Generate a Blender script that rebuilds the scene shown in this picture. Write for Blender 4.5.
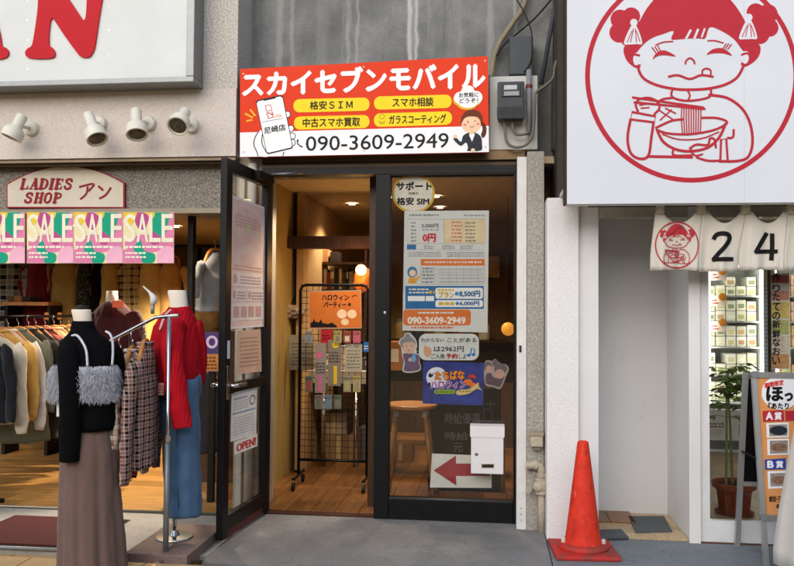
import bpy, bmesh, math, random
from mathutils import Vector, Matrix, noise

for o in list(bpy.data.objects):
    bpy.data.objects.remove(o, do_unlink=True)
SC = bpy.context.scene
COL = SC.collection
PI = math.pi
rnd = random.Random(7)

# ------------------------------------------------------------------ camera
F, CX, CY = 800.0, 397.0, 283.0            # focal length and centre in photo pixels (794 wide)
CAM = Vector((0.0, -5.0, 1.32))
YAW, PIT, ROL = math.radians(6.6), math.radians(1.79), math.radians(0.4)
fw = Vector((-math.sin(YAW) * math.cos(PIT), math.cos(YAW) * math.cos(PIT), math.sin(PIT)))
rt = Vector((math.cos(YAW), math.sin(YAW), 0))
up = rt.cross(fw)
r2 = rt * math.cos(ROL) + up * math.sin(ROL)
u2 = up * math.cos(ROL) - rt * math.sin(ROL)
cd = bpy.data.cameras.new('camera')
cd.sensor_width = 36.0
cd.lens = 36.0 * F / 794.0
cd.clip_start, cd.clip_end = 0.05, 400.0
cam = bpy.data.objects.new('camera', cd)
COL.objects.link(cam)
cam.matrix_world = Matrix(((r2.x, u2.x, -fw.x, CAM.x), (r2.y, u2.y, -fw.y, CAM.y), (r2.z, u2.z, -fw.z, CAM.z), (0, 0, 0, 1)))
SC.camera = cam

# ------------------------------------------------------------------ daylight
W = bpy.data.worlds.new('World')
SC.world = W
W.use_nodes = True
nt = W.node_tree
bg = nt.nodes['Background']
sky = nt.nodes.new('ShaderNodeTexSky')
sky.sky_type = 'NISHITA'
sky.sun_disc = False
SUN_EL, SUN_AZ = math.radians(28), math.radians(196)     # azimuth from +Y, clockwise: behind the camera, a little left
sky.sun_elevation = SUN_EL
sky.sun_rotation = SUN_AZ
sky.air_density, sky.dust_density, sky.ozone_density = 1.0, 1.5, 1.0
nt.links.new(sky.outputs[0], bg.inputs[0])
bg.inputs[1].default_value = 0.15
sd = bpy.data.lights.new('sun', 'SUN')
sd.energy = 1.3
sd.angle = math.radians(80)
sd.color = (1.0, 0.99, 0.98)
sun = bpy.data.objects.new('sun', sd)
COL.objects.link(sun)
sdir = Vector((math.sin(SUN_AZ) * math.cos(SUN_EL), math.cos(SUN_AZ) * math.cos(SUN_EL), math.sin(SUN_EL)))
sun.rotation_euler = sdir.to_track_quat('Z', 'Y').to_euler()
sun.location = sdir * 30
SC.view_settings.view_transform = 'Standard'
SC.view_settings.look = 'None'
SC.view_settings.exposure = 0.55
SC.view_settings.gamma = 1.0
SC.cycles.max_bounces = 8
SC.cycles.transparent_max_bounces = 16
SC.cycles.caustics_reflective = False
SC.cycles.caustics_refractive = False

# ------------------------------------------------------------------ measuring helpers (photo pixel -> point on a real plane)
def ray(x, y):
    return fw + r2 * ((x - CX) / F) - u2 * ((y - CY) / F)
def A(x, y, Y=0.0):
    d = ray(x, y); return CAM + d * ((Y - CAM.y) / d.y)
def G(x, y, Z=0.0):
    d = ray(x, y); return CAM + d * ((Z - CAM.z) / d.z)
def ppm(Y):                                 # photo pixels per metre near depth Y
    return F / ((Y - CAM.y) * 0.993)

# ------------------------------------------------------------------ materials
def lin(c):
    if isinstance(c, str):
        c = c.lstrip('#'); c = tuple(int(c[i:i + 2], 16) / 255 for i in (0, 2, 4))
        return tuple(v / 12.92 if v <= 0.04045 else ((v + 0.055) / 1.055) ** 2.4 for v in c)
    return c
MC = {}
class NB:
    """small node-tree builder"""
    def __init__(s, name):
        s.m = bpy.data.materials.new(name); s.m.use_nodes = True
        s.t = s.m.node_tree; s.b = s.t.nodes['Principled BSDF']; s.out = s.t.nodes['Material Output']
        s.tc = s.t.nodes.new('ShaderNodeTexCoord')
    def n(s, typ, **kw):
        nd = s.t.nodes.new(typ)
        for k, v in kw.items():
            if k in nd.inputs.keys(): nd.inputs[k].default_value = v
            else: setattr(nd, k, v)
        return nd
    def l(s, a, b): s.t.links.new(a, b)
    def map(s, scale=(1, 1, 1), rot=(0, 0, 0), loc=(0, 0, 0)):
        mp = s.n('ShaderNodeMapping'); mp.inputs['Scale'].default_value = scale
        mp.inputs['Rotation'].default_value = rot; mp.inputs['Location'].default_value = loc
        s.l(s.tc.outputs['Object'], mp.inputs[0]); return mp.outputs[0]
    def noise(s, scale, detail=4, rough=.55, vec=None):
        nd = s.n('ShaderNodeTexNoise'); nd.inputs['Scale'].default_value = scale
        nd.inputs['Detail'].default_value = detail; nd.inputs['Roughness'].default_value = rough
        s.l(vec if vec is not None else s.tc.outputs['Object'], nd.inputs['Vector']); return nd.outputs[0]
    def ramp(s, fac, stops):
        r = s.n('ShaderNodeValToRGB'); e = r.color_ramp.elements
        while len(e) < len(stops): e.new(.5)
        for i, (p, c) in enumerate(stops):
            e[i].position = p; c = lin(c) if isinstance(c, str) else c
            e[i].color = (*c[:3], 1)
        s.l(fac, r.inputs[0]); return r.outputs[0]
    def mix(s, fac, a, b, mode='MIX'):
        m = s.n('ShaderNodeMix', data_type='RGBA', blend_type=mode)
        for v, i in ((fac, 0), (a, 6), (b, 7)):
            if isinstance(v, (int, float)): m.inputs[i].default_value = v
            elif isinstance(v, (tuple, str)): m.inputs[i].default_value = (*lin(v)[:3], 1)
            else: s.l(v, m.inputs[i])
        return m.outputs[2]
    def bump(s, h, strength=.3, dist=.01):
        b = s.n('ShaderNodeBump'); b.inputs['Strength'].default_value = strength; b.inputs['Distance'].default_value = dist
        s.l(h, b.inputs['Height']); s.l(b.outputs[0], s.b.inputs['Normal'])
    def done(s, col=None, rough=.6, metal=0, spec=.4):
        if col is not None:
            if isinstance(col, (tuple, str)): s.b.inputs['Base Color'].default_value = (*lin(col)[:3], 1)
            else: s.l(col, s.b.inputs['Base Color'])
        if isinstance(rough, (int, float)): s.b.inputs['Roughness'].default_value = rough
        else: s.l(rough, s.b.inputs['Roughness'])
        s.b.inputs['Metallic'].default_value = metal
        s.b.inputs['Specular IOR Level'].default_value = spec
        return s.m
def M(col, rough=.55, metal=0, var=.10, scale=14, bump=0, bscale=60, spec=.16, emit=0):
    """plain painted / printed / moulded surface: base colour with a slight uneven tone"""
    key = (col, rough, metal, var, scale, bump, bscale, spec, emit)
    if key in MC: return MC[key]
    b = NB('surface_' + (col if isinstance(col, str) else 'tone'))
    c = lin(col)
    nz = b.noise(scale, 5, .6)
    lo = tuple(v * (1 - var) for v in c); hi = tuple(min(1, v * (1 + var * .8)) for v in c)
    colr = b.ramp(nz, [(.3, lo), (.7, hi)])
    if bump: b.bump(b.noise(bscale, 4), bump, .01)
    m = b.done(colr, rough, metal, spec)
    if emit:
        b.b.inputs['Emission Color'].default_value = (*c, 1); b.b.inputs['Emission Strength'].default_value = emit
    MC[key] = m; return m

def m_stucco(name, c1, c2, scale=140, bump=.5, dirt=.35):
    b = NB(name); a = b.noise(scale, 3); g = b.noise(1.6, 6, .65)
    g2 = b.noise(7, 5, .7, b.map((1, 1, .25)))
    c = b.mix(b.ramp(a, [(.35, (0, 0, 0)), (.65, (1, 1, 1))]), c1, c2)
    c = b.mix(b.ramp(g, [(.35, (0, 0, 0)), (.75, (dirt, dirt, dirt))]), c, '#8d867d')
    c = b.mix(b.ramp(g2, [(.55, (0, 0, 0)), (.85, (dirt, dirt, dirt))]), c, '#7c756c')
    b.bump(a, bump, .006); return b.done(c, .85)
def m_wallpaint(name, col):
    b = NB(name); c = lin(col)
    cc = b.ramp(b.noise(1.8, 6, .6), [(.3, tuple(v * .93 for v in c)), (.7, c)])
    cc = b.mix(b.ramp(b.noise(3.0, 6, .75, b.map((2.2, 2.2, .8))), [(.60, (0, 0, 0)), (.74, (.30, .30, .30))]), cc, '#8d877c')
    cc = b.mix(b.ramp(b.noise(9.0, 4, .7, b.map((.5, .5, 3))), [(.69, (0, 0, 0)), (.73, (.35, .35, .35))]), cc, '#75706a')
    b.bump(b.noise(35, 4), .08, .004); return b.done(cc, .65, spec=.25)
def m_concrete(name, base, dark, light, streak=True):
    b = NB(name); g = b.noise(2.2, 7, .65); s = b.noise(1.0, 6, .7, b.map((9, 9, .5))); f = b.noise(120, 3)
    c = b.ramp(g, [(.28, dark), (.5, base), (.75, light)])
    if streak:
        c = b.mix(b.ramp(s, [(.58, (0, 0, 0)), (.7, (.55, .55, .55))]), c, light)
        s2 = b.noise(1.0, 5, .7, b.map((16, 16, .7), loc=(3.3, 0, 1)))
        c = b.mix(b.ramp(s2, [(.58, (0, 0, 0)), (.72, (.6, .6, .6))]), c, dark)
        p = b.noise(6, 4, .6); c = b.mix(b.ramp(p, [(.66, (0, 0, 0)), (.72, (.35, .35, .35))]), c, '#5d5038')
    c = b.mix(.12, c, b.ramp(f, [(.3, (0.02, .02, .02)), (.7, (.7, .7, .7))]))
    b.bump(b.noise(40, 5), .25, .006); return b.done(c, .8)
def m_granite(name):
    b = NB(name); v = b.n('ShaderNodeTexVoronoi'); v.inputs['Scale'].default_value = 260; b.l(b.tc.outputs['Object'], v.inputs['Vector'])
    bw = b.n('ShaderNodeRGBToBW'); b.l(v.outputs['Color'], bw.inputs[0])
    c = b.ramp(bw.outputs[0], [(.2, '#3a3630'), (.5, '#6e675d'), (.85, '#a89f92')])
    return b.done(c, .45)
def m_wood(name, c1, c2, along=(1, 14, 14), rough=.4, seed=0.0):
    b = NB(name)
    oi = b.n('ShaderNodeObjectInfo')
    add = b.n('ShaderNodeVectorMath', operation='ADD'); b.l(b.map(along), add.inputs[0])
    mul = b.n('ShaderNodeMath', operation='MULTIPLY'); b.l(oi.outputs['Random'], mul.inputs[0]); mul.inputs[1].default_value = 40
    b.l(mul.outputs[0], add.inputs[1])
    g = b.noise(3.0, 7, .7, add.outputs[0])
    w = b.noise(14, 3, .5, add.outputs[0])
    c = b.ramp(g, [(.3, c1), (.7, c2)])
    c = b.mix(b.ramp(w, [(.45, (0, 0, 0)), (.7, (.4, .4, .4))]), c, tuple(v * .45 for v in lin(c1)))
    hs = b.n('ShaderNodeHueSaturation'); b.l(c, hs.inputs['Color'])
    mr = b.n('ShaderNodeMapRange'); b.l(oi.outputs['Random'], mr.inputs[0]); mr.inputs[3].default_value = .78; mr.inputs[4].default_value = 1.2
    b.l(mr.outputs[0], hs.inputs['Value'])
    b.bump(g, .12, .004); return b.done(hs.outputs[0], rough)
def m_fabric(name, col, var=.25, scale=9, weave=500, bump=.25, rough=.9):
    k = ('fab', name, col)
    if k in MC: return MC[k]
    b = NB(name); c = lin(col); g = b.noise(scale, 5, .6); w = b.noise(weave, 2)
    cc = b.ramp(g, [(.3, tuple(v * (1 - var) for v in c)), (.7, tuple(min(1, v * (1 + var * .7)) for v in c))])
    cc = b.mix(.25, cc, b.ramp(w, [(.3, tuple(v * .5 for v in c)), (.7, tuple(min(1, v * 1.4) for v in c))]))
    b.bump(w, bump, .003); MC[k] = b.done(cc, rough, spec=.15)
    b.b.inputs['Sheen Weight'].default_value = .15
    return MC[k]
def m_plaid(name, base, dark, light, sc=9.0):
    b = NB(name)
    def bands(axis, per, lo, hi):
        wv = b.n('ShaderNodeTexWave', wave_type='BANDS', bands_direction=axis); wv.inputs['Scale'].default_value = per
        wv.inputs['Distortion'].default_value = 1.2; wv.inputs['Detail'].default_value = 1; wv.inputs['Detail Scale'].default_value = .8
        b.l(b.map((1, 1, 1), (0, 0, -PI / 4)), wv.inputs['Vector'])
        return b.ramp(wv.outputs['Fac'], [(lo, (0, 0, 0)), (hi, (1, 1, 1))])
    a, d = bands('X', sc * .55, .4, .6), bands('Z', sc * .55, .4, .6)
    c = b.mix(b.mix(.5, a, d), base, dark)
    c = b.mix(b.mix(1, a, d, 'MULTIPLY'), c, tuple(v * .4 for v in lin(dark)))
    l1 = bands('X', sc * 1.1, .86, .97); l2 = bands('Z', sc * 1.1, .86, .97)
    c = b.mix(b.mix(.5, l1, l2), c, light)
    b.bump(b.noise(400, 2), .15, .002); return b.done(c, .9, spec=.15)
def m_knit(name, col):
    b = NB(name); c = lin(col)
    wv = b.n('ShaderNodeTexWave', wave_type='BANDS', bands_direction='X'); wv.inputs['Scale'].default_value = 22; wv.inputs['Distortion'].default_value = 1.5
    b.l(b.tc.outputs['Object'], wv.inputs['Vector'])
    n2 = b.noise(180, 3); add = b.mix(.5, wv.outputs['Color'], n2)
    cc = b.ramp(b.noise(8, 4), [(.3, tuple(v * .75 for v in c)), (.7, tuple(min(1, v * 1.2) for v in c))])
    b.bump(add, .6, .006); return b.done(cc, .92, spec=.1)
def m_glass(name='window_glass', tint='#f7f7f5'):
    b = NB(name); t = b.t; t.nodes.remove(b.b)
    tr = b.n('ShaderNodeBsdfTransparent'); tr.inputs[0].default_value = (*lin(tint), 1)
    gl = b.n('ShaderNodeBsdfGlossy'); gl.inputs['Roughness'].default_value = .02
    ge = b.n('ShaderNodeNewGeometry'); dt = b.n('ShaderNodeVectorMath', operation='DOT_PRODUCT'); b.l(ge.outputs['Incoming'], dt.inputs[0]); b.l(ge.outputs['Normal'], dt.inputs[1])
    ab = b.n('ShaderNodeMath', operation='ABSOLUTE'); b.l(dt.outputs['Value'], ab.inputs[0])
    iv = b.n('ShaderNodeMath', operation='SUBTRACT'); iv.inputs[0].default_value = 1; b.l(ab.outputs[0], iv.inputs[1])
    pw_ = b.n('ShaderNodeMath', operation='POWER'); b.l(iv.outputs[0], pw_.inputs[0]); pw_.inputs[1].default_value = 5
    fr = b.n('ShaderNodeMath', operation='MULTIPLY_ADD'); b.l(pw_.outputs[0], fr.inputs[0]); fr.inputs[1].default_value = .96; fr.inputs[2].default_value = .04
    mx = b.n('ShaderNodeMixShader'); b.l(fr.outputs[0], mx.inputs[0]); b.l(tr.outputs[0], mx.inputs[1]); b.l(gl.outputs[0], mx.inputs[2])
    b.l(mx.outputs[0], b.out.inputs[0]); return b.m

# ------------------------------------------------------------------ object helpers
ROOT = {}
def link_mesh(name, me, mats, parent=None, smooth=False, kind=None):
    o = bpy.data.objects.new(name, me); COL.objects.link(o)
    for m in (mats if isinstance(mats, (list, tuple)) else [mats]): me.materials.append(m)
    if parent is not None:
        L = ROOT[parent.name]; ROOT[o.name] = L
        o.parent = parent; me.transform(Matrix.Translation(-L))
    else:
        vs = [v.co for v in me.vertices]
        L = Vector(((min(v.x for v in vs) + max(v.x for v in vs)) / 2, (min(v.y for v in vs) + max(v.y for v in vs)) / 2, min(v.z for v in vs)))
        me.transform(Matrix.Translation(-L)); o.location = L; ROOT[o.name] = L
    if smooth: me.polygons.foreach_set('use_smooth', [True] * len(me.polygons))
    if kind: o['kind'] = kind
    return o
def ob(name, bm, mat, parent=None, smooth=False, kind=None, rec=True):
    if rec: bmesh.ops.recalc_face_normals(bm, faces=bm.faces)
    me = bpy.data.meshes.new(name); bm.to_mesh(me); bm.free()
    return link_mesh(name, me, mat, parent, smooth, kind)
def tag(o, label, cat, group=None):
    o['label'] = label; o['category'] = cat
    if group: o['group'] = group
    return o
def thing(name, label, cat, loc, group=None):
    o = bpy.data.objects.new(name, None); COL.objects.link(o); o.empty_display_size = .1
    o.location = loc; ROOT[o.name] = Vector(loc); return tag(o, label, cat, group)
def struct(o): o['kind'] = 'structure'; return o
ORD = ['first', 'second', 'third', 'fourth', 'fifth', 'sixth', 'seventh', 'eighth', 'ninth', 'tenth', 'eleventh', 'twelfth', 'thirteenth', 'fourteenth', 'fifteenth', 'sixteenth']

def box(bm, x0, x1, y0, y1, z0, z1, bev=0):
    r = bmesh.ops.create_cube(bm, size=1)
    vs = r['verts']
    for v in vs:
        v.co = Vector(((x0 + x1) / 2 + v.co.x * (x1 - x0), (y0 + y1) / 2 + v.co.y * (y1 - y0), (z0 + z1) / 2 + v.co.z * (z1 - z0)))
    if bev:
        es = list({e for v in vs for e in v.link_edges})
        bmesh.ops.bevel(bm, geom=es, offset=bev, segments=2, profile=.6, affect='EDGES')
    return vs
def bx(name, x0, x1, y0, y1, z0, z1, mat, parent=None, bev=0):
    bm = bmesh.new(); box(bm, min(x0, x1), max(x0, x1), min(y0, y1), max(y0, y1), min(z0, z1), max(z0, z1), bev)
    return ob(name, bm, mat, parent)
def pxbox(name, x0, y0, x1, y1, Yf, Yb, mat, parent=None, bev=0):
    """box whose front face, on the plane y=Yf, covers the measured photo rectangle"""
    xm, ym = (x0 + x1) / 2, (y0 + y1) / 2
    return bx(name, A(x0, ym, Yf).x, A(x1, ym, Yf).x, Yf, Yb, A(xm, y1, Yf).z, A(xm, y0, Yf).z, mat, parent, bev)
def smooth(pts, n=6, closed=False):
    P = [Vector(p) for p in pts]; out = []; L = len(P)
    rng = range(L if closed else L - 1)
    for i in rng:
        p1, p2 = P[i], P[(i + 1) % L]
        p0 = P[(i - 1) % L] if closed or i > 0 else p1
        p3 = P[(i + 2) % L] if closed or i + 2 < L else p2
        for k in range(n):
            t = k / n
            out.append(.5 * ((2 * p1) + (p2 - p0) * t + (2 * p0 - 5 * p1 + 4 * p2 - p3) * t * t + (3 * p1 - p0 - 3 * p2 + p3) * t ** 3))
    if not closed: out.append(P[-1])
    return out
def tube(bm, pts, r, n=10, cap=True):
    P = [Vector(p) for p in pts]; rings = []; prev = None
    for i, p in enumerate(P):
        t = (P[min(i + 1, len(P) - 1)] - P[max(i - 1, 0)]).normalized()
        if prev is None:
            a = Vector((0, 0, 1)) if abs(t.z) < .9 else Vector((1, 0, 0)); s = t.cross(a).normalized()
        else: s = (prev - t * prev.dot(t)).normalized()
        prev = s; q = t.cross(s); rr = r[i] if isinstance(r, (list, tuple)) else r
        rings.append([bm.verts.new(p + (s * math.cos(2 * PI * k / n) + q * math.sin(2 * PI * k / n)) * rr) for k in range(n)])
    for a, b in zip(rings, rings[1:]):
        for k in range(n): bm.faces.new((a[k], a[(k + 1) % n], b[(k + 1) % n], b[k]))
    if cap: bm.faces.new(rings[0][::-1]); bm.faces.new(rings[-1])
def loft(bm, rings, cap=True, closed=True):
    R = [[bm.verts.new(p) for p in ring] for ring in rings]; n = len(R[0])
    for a, b in zip(R, R[1:]):
        for k in range(n if closed else n - 1): bm.faces.new((a[k], a[(k + 1) % n], b[(k + 1) % n], b[k]))
    if cap: bm.faces.new(R[0][::-1]); bm.faces.new(R[-1])
def lathe(bm, prof, c=(0, 0, 0), n=24, axis=None, cap=True):
    c = Vector(c); q = Vector((0, 0, 1)).rotation_difference(Vector(axis).normalized()) if axis else None
    rings = []
    for r, z in prof:
        ring = [Vector((r * math.cos(2 * PI * k / n), r * math.sin(2 * PI * k / n), z)) for k in range(n)]
        rings.append([c + (q @ p if q else p) for p in ring])
    loft(bm, rings, cap)
def crumple(bm, amp, freq, seed=0, zs=.45):
    o = Vector((seed * 3.7, seed * 1.9, seed * 2.3))
    for v in bm.verts:
        q = Vector((v.co.x * freq, v.co.y * freq, v.co.z * freq * zs)) + o
        v.co += noise.noise_vector(q) * amp + noise.noise_vector(q * 2.6) * amp * .4
def tb(name, pts, r, mat, parent=None, n=10):
    bm = bmesh.new(); tube(bm, pts, r, n); return ob(name, bm, mat, parent, True)
def lt(name, prof, c, mat, parent=None, n=24, axis=None, smooth_=True):
    bm = bmesh.new(); lathe(bm, prof, c, n, axis); o = ob(name, bm, mat, parent)
    if smooth_:
        o.data.polygons.foreach_set('use_smooth', [len(p.vertices) == 4 for p in o.data.polygons])
        o.data.set_sharp_from_angle(angle=math.radians(40))
    return o
def prism(name, pts, d, mat, parent=None, bev=0):
    """closed outline (3-D points on one plane) given thickness along vector d"""
    bm = bmesh.new(); d = Vector(d)
    f = [bm.verts.new(p) for p in pts]; b = [bm.verts.new(Vector(p) + d) for p in pts]; n = len(f)
    bm.faces.new(f); bm.faces.new(b[::-1])
    for k in range(n): bm.faces.new((f[k], f[(k + 1) % n], b[(k + 1) % n], b[k]))
    if bev: bmesh.ops.bevel(bm, geom=[e for e in bm.edges if all(len(fc.verts) == 4 or True for fc in e.link_faces)], offset=bev, segments=1, affect='EDGES')
    return ob(name, bm, mat, parent)

# ------------------------------------------------------------------ flat print on a real surface
class Plane:
    def __init__(s, fn, n): s.fn, s.n = fn, Vector(n)
    def p(s, x, y, k=0.0): return s.fn(x, y) + s.n * k
def YP(Y): return Plane(lambda x, y: A(x, y, Y), (0, -1, 0))
def rect(x0, y0, x1, y1): return [(x0, y0), (x1, y0), (x1, y1), (x0, y1)]
def ell(cx, cy, rx, ry=None, n=28, a0=0): 
    ry = ry or rx; return [(cx + rx * math.cos(2 * PI * k / n + a0), cy + ry * math.sin(2 * PI * k / n + a0)) for k in range(n)]
def rrect(x0, y0, x1, y1, r, n=5):
    out = []
    for cx, cy, a in ((x1 - r, y0 + r, -PI / 2), (x1 - r, y1 - r, 0), (x0 + r, y1 - r, PI / 2), (x0 + r, y0 + r, PI)):
        out += [(cx + r * math.cos(a + PI / 2 * k / n), cy + r * math.sin(a + PI / 2 * k / n)) for k in range(n + 1)]
    return out
def sm(pts, n=5, closed=True): return [tuple(v) for v in smooth(pts, n, closed)]
class Stroke:
    def __init__(s, pts, w, closed=False, sn=5):
        if sn and len(pts) > 2: pts = sm(pts, sn, closed)
        s.pts, s.w, s.closed = pts, w, closed
JOINED = {'speech_bubble', 'bubble_shadow', 'emblem_bun', 'white_cloud', 'emblem_line', 'lettering', 'brush_numeral', 'form_line', 'table_line', 'handset_icon', 'pill_icon', 'red_price', 'blue_mark', 'screen_logo', 'face_line', 'clerk_face', 'fringe_gap', 'hair_tassel', 'white_block'}
STUFFY = {'table_line', 'red_price', 'blue_mark', 'emblem_line'}
def draw(pl, name, shapes, mat, parent, k=.001, mp=None):
    """one mesh of flat shapes in one colour; every shape sits a hair above the previous one"""
    if len(shapes) > 1 and not name.endswith('print') and name not in JOINED:
        return [draw(pl, name, [sh], mat, parent, k + i * 2e-5, mp) for i, sh in enumerate(shapes)][-1]
    bm = bmesh.new(); i = 0
    T = mp or (lambda x, y: (x, y))
    for sh in shapes:
        kk = k + i * 2e-5; i += 1
        if isinstance(sh, Stroke):
            P = [Vector(p) for p in sh.pts]; n = len(P); L, R = [], []
            for j in range(n):
                a = P[(j - 1) % n] if sh.closed or j else P[j]; b = P[(j + 1) % n] if sh.closed or j < n - 1 else P[j]
                t = (b - a); t = t.normalized() if t.length > 1e-9 else Vector((1, 0)); nn = Vector((-t.y, t.x)) * sh.w / 2
                e = Vector((0, 0))
                if not sh.closed and j == 0: e = -t * sh.w * .3
                if not sh.closed and j == n - 1: e = t * sh.w * .3
                L.append(bm.verts.new(pl.p(*T(*(P[j] + nn + e)), kk))); R.append(bm.verts.new(pl.p(*T(*(P[j] - nn + e)), kk)))
            for j in range(n if sh.closed else n - 1):
                q = (j + 1) % n
                bm.faces.new((L[j], L[q], R[q], R[j]))
        else:
            bm.faces.new([bm.verts.new(pl.p(*T(*p), kk)) for p in sh])
    for f in bm.faces:
        f.normal_update()
        if f.normal.dot(pl.n) < 0: f.normal_flip()
    return ob(name, bm, mat, parent, rec=False, kind='stuff' if (name.endswith('print') or name in STUFFY) and len(shapes) > 1 else None)
TX = {}
def text_mesh(body):
    if body in TX: return TX[body]
    cu = bpy.data.curves.new('t', 'FONT'); cu.body = body; cu.size = 1; cu.resolution_u = 3
    o = bpy.data.objects.new('t', cu); COL.objects.link(o)
    bpy.context.view_layer.update()
    me = bpy.data.meshes.new_from_object(o)
    vs = [(v.co.x, v.co.y) for v in me.vertices]; fs = [tuple(p.vertices) for p in me.polygons]
    bpy.data.objects.remove(o); bpy.data.curves.remove(cu); bpy.data.meshes.remove(me)
    x0, x1 = min(v[0] for v in vs), max(v[0] for v in vs); y0, y1 = min(v[1] for v in vs), max(v[1] for v in vs)
    vs = [((x - x0) / (x1 - x0), (y - y0) / (y1 - y0)) for x, y in vs]
    TX[body] = (vs, fs); return TX[body]
def text(pl, name, body, q, mat, parent, k=.002, bold=0, shear=0, mp=None, flip=False):
    """lettering fitted into the measured rectangle (x0,y0,x1,y1) or quad (TL,TR,BR,BL)"""
    if len(q) == 4 and not isinstance(q[0], tuple): x0, y0, x1, y1 = q; q = ((x0, y0), (x1, y0), (x1, y1), (x0, y1))
    tl, tr, br, bl = [Vector(p) for p in q]; T = mp or (lambda x, y: (x, y))
    items = body if isinstance(body, list) else [body]
    bm = bmesh.new()
    vs, fs = text_mesh(body)
    offs = [(0, 0)] + ([(bold, 0), (-bold, 0), (0, bold), (0, -bold)] if bold else [])
    for i, (dx, dy) in enumerate(offs):
        V = []
        for u, v in vs:
            if flip: u = 1 - u
            u2_ = u * (1 - shear) + shear * v
            p = bl * (1 - u2_) * (1 - v) + br * u2_ * (1 - v) + tl * (1 - u2_) * v + tr * u2_ * v
            V.append(bm.verts.new(pl.p(*T(p.x + dx, p.y + dy), k + i * 4e-5)))
        for f in fs:
            try: bm.faces.new([V[j] for j in f])
            except ValueError: pass
    for f in bm.faces:
        f.normal_update()
        if f.normal.dot(pl.n) < 0: f.normal_flip()
    return ob(name, bm, mat, parent, rec=False)
def scribble(x0, y0, x1, y1, rows, seed=1, fill=.55, wmin=1.0, wmax=3.5):
    """rows of tiny word-like bars standing for print too small to read"""
    r = random.Random(seed); out = []; h = (y1 - y0) / rows
    for i in range(rows):
        x = x0; y = y0 + i * h
        while x < x1 - .6:
            w = min(r.uniform(wmin, wmax), x1 - x)
            out.append(rect(x, y + h * (.5 - fill / 2), x + w, y + h * (.5 + fill / 2))); x += w + r.uniform(.5, 1.2)
    return out
# ================================================================== the setting
m_st = m_stucco('pale_stucco', '#c9bdb3', '#ddd3ca', 140, .4, .15)
m_st2 = m_stucco('pebble_stucco', '#aaa298', '#ddd8cf', 90, .9, .2)
m_white_st = m_stucco('white_stucco', '#dddcdb', '#efeeed', 110, .6, .08)
m_pillar = m_stucco('weathered_stucco', '#8f8a82', '#b7b1a8', 70, .8, .6)
m_conc = m_concrete('stained_concrete', '#666764', '#434441', '#92928d')
def rain_marks(m, marks):
    """pale lime runs at fixed places on the wall: (x in m, half width, strength)"""
    t = m.node_tree; b = t.nodes['Principled BSDF']; src = b.inputs['Base Color'].links[0].from_socket
    tc = next(n for n in t.nodes if n.type == 'TEX_COORD'); sx = t.nodes.new('ShaderNodeSeparateXYZ'); t.links.new(tc.outputs['Object'], sx.inputs[0])
    nz = t.nodes.new('ShaderNodeTexNoise'); nz.inputs['Scale'].default_value = 7; t.links.new(tc.outputs['Object'], nz.inputs['Vector'])
    for x, w, s in marks:
        a = t.nodes.new('ShaderNodeMath'); a.operation = 'MULTIPLY_ADD'; a.inputs[1].default_value = .05; t.links.new(nz.outputs[0], a.inputs[0]); t.links.new(sx.outputs[0], a.inputs[2])
        d = t.nodes.new('ShaderNodeMath'); d.operation = 'SUBTRACT'; t.links.new(a.outputs[0], d.inputs[0]); d.inputs[1].default_value = x + .025
        e = t.nodes.new('ShaderNodeMath'); e.operation = 'ABSOLUTE'; t.links.new(d.outputs[0], e.inputs[0])
        r = t.nodes.new('ShaderNodeMapRange'); t.links.new(e.outputs[0], r.inputs[0]); r.inputs[1].default_value = w; r.inputs[2].default_value = w * .4; r.inputs[3].default_value = 0; r.inputs[4].default_value = s
        mx = t.nodes.new('ShaderNodeMix'); mx.data_type = 'RGBA'; t.links.new(r.outputs[0], mx.inputs[0]); t.links.new(src, mx.inputs[6]); mx.inputs[7].default_value = (.5, .5, .47, 1); src = mx.outputs[2]
    t.links.new(src, b.inputs['Base Color'])
rain_marks(m_conc, [(-.01, .018, .75), (.035, .012, .6), (.012, .05, .25), (-.42, .02, .22), (-.36, .012, .3), (.52, .03, .25), (.68, .015, .3), (-.89, .03, .3), (-.80, .02, .25), (-.60, .05, .12), (.30, .06, .1)])
def m_worn(name, base, dark, light, stain):
    b = NB(name); g = b.noise(1.7, 8, .7); f = b.noise(160, 3); p = b.noise(5.5, 6, .75)
    c = b.ramp(g, [(.3, dark), (.5, base), (.72, light)])
    c = b.mix(b.ramp(p, [(.56, (0, 0, 0)), (.68, (.55, .55, .55))]), c, stain)
    v = b.n('ShaderNodeTexVoronoi', feature='DISTANCE_TO_EDGE'); v.inputs['Scale'].default_value = 1.1
    w = b.n('ShaderNodeVectorMath', operation='ADD'); nz = b.n('ShaderNodeTexNoise'); nz.inputs['Scale'].default_value = 3.0; nz.inputs['Detail'].default_value = 6
    b.l(b.tc.outputs['Object'], nz.inputs['Vector']); b.l(b.tc.outputs['Object'], w.inputs[0]); b.l(nz.outputs['Color'], w.inputs[1]); b.l(w.outputs[0], v.inputs['Vector'])
    c = b.mix(b.ramp(v.outputs['Distance'], [(.0, (.5, .5, .5)), (.007, (0, 0, 0))]), c, tuple(x * .5 for x in lin(dark)))
    sp = b.noise(55, 2); c = b.mix(b.ramp(sp, [(.70, (0, 0, 0)), (.74, (.5, .5, .5))]), c, tuple(x * .55 for x in lin(dark)))
    c = b.mix(.16, c, b.ramp(f, [(.3, (.02, .02, .02)), (.7, (.6, .6, .6))]))
    b.bump(b.noise(90, 5), .3, .004); return b.done(c, b.ramp(p, [(.3, (.55, .55, .55)), (.7, (.85, .85, .85))]))
m_apron = m_worn('apron_concrete', '#6b6b69', '#575755', '#7d7d7a', '#4b4a45')
m_paint_floor = m_worn('painted_floor', '#6f787c', '#626b6f', '#7b8387', '#575d5f')
m_gran = m_granite('speckled_granite')
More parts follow.
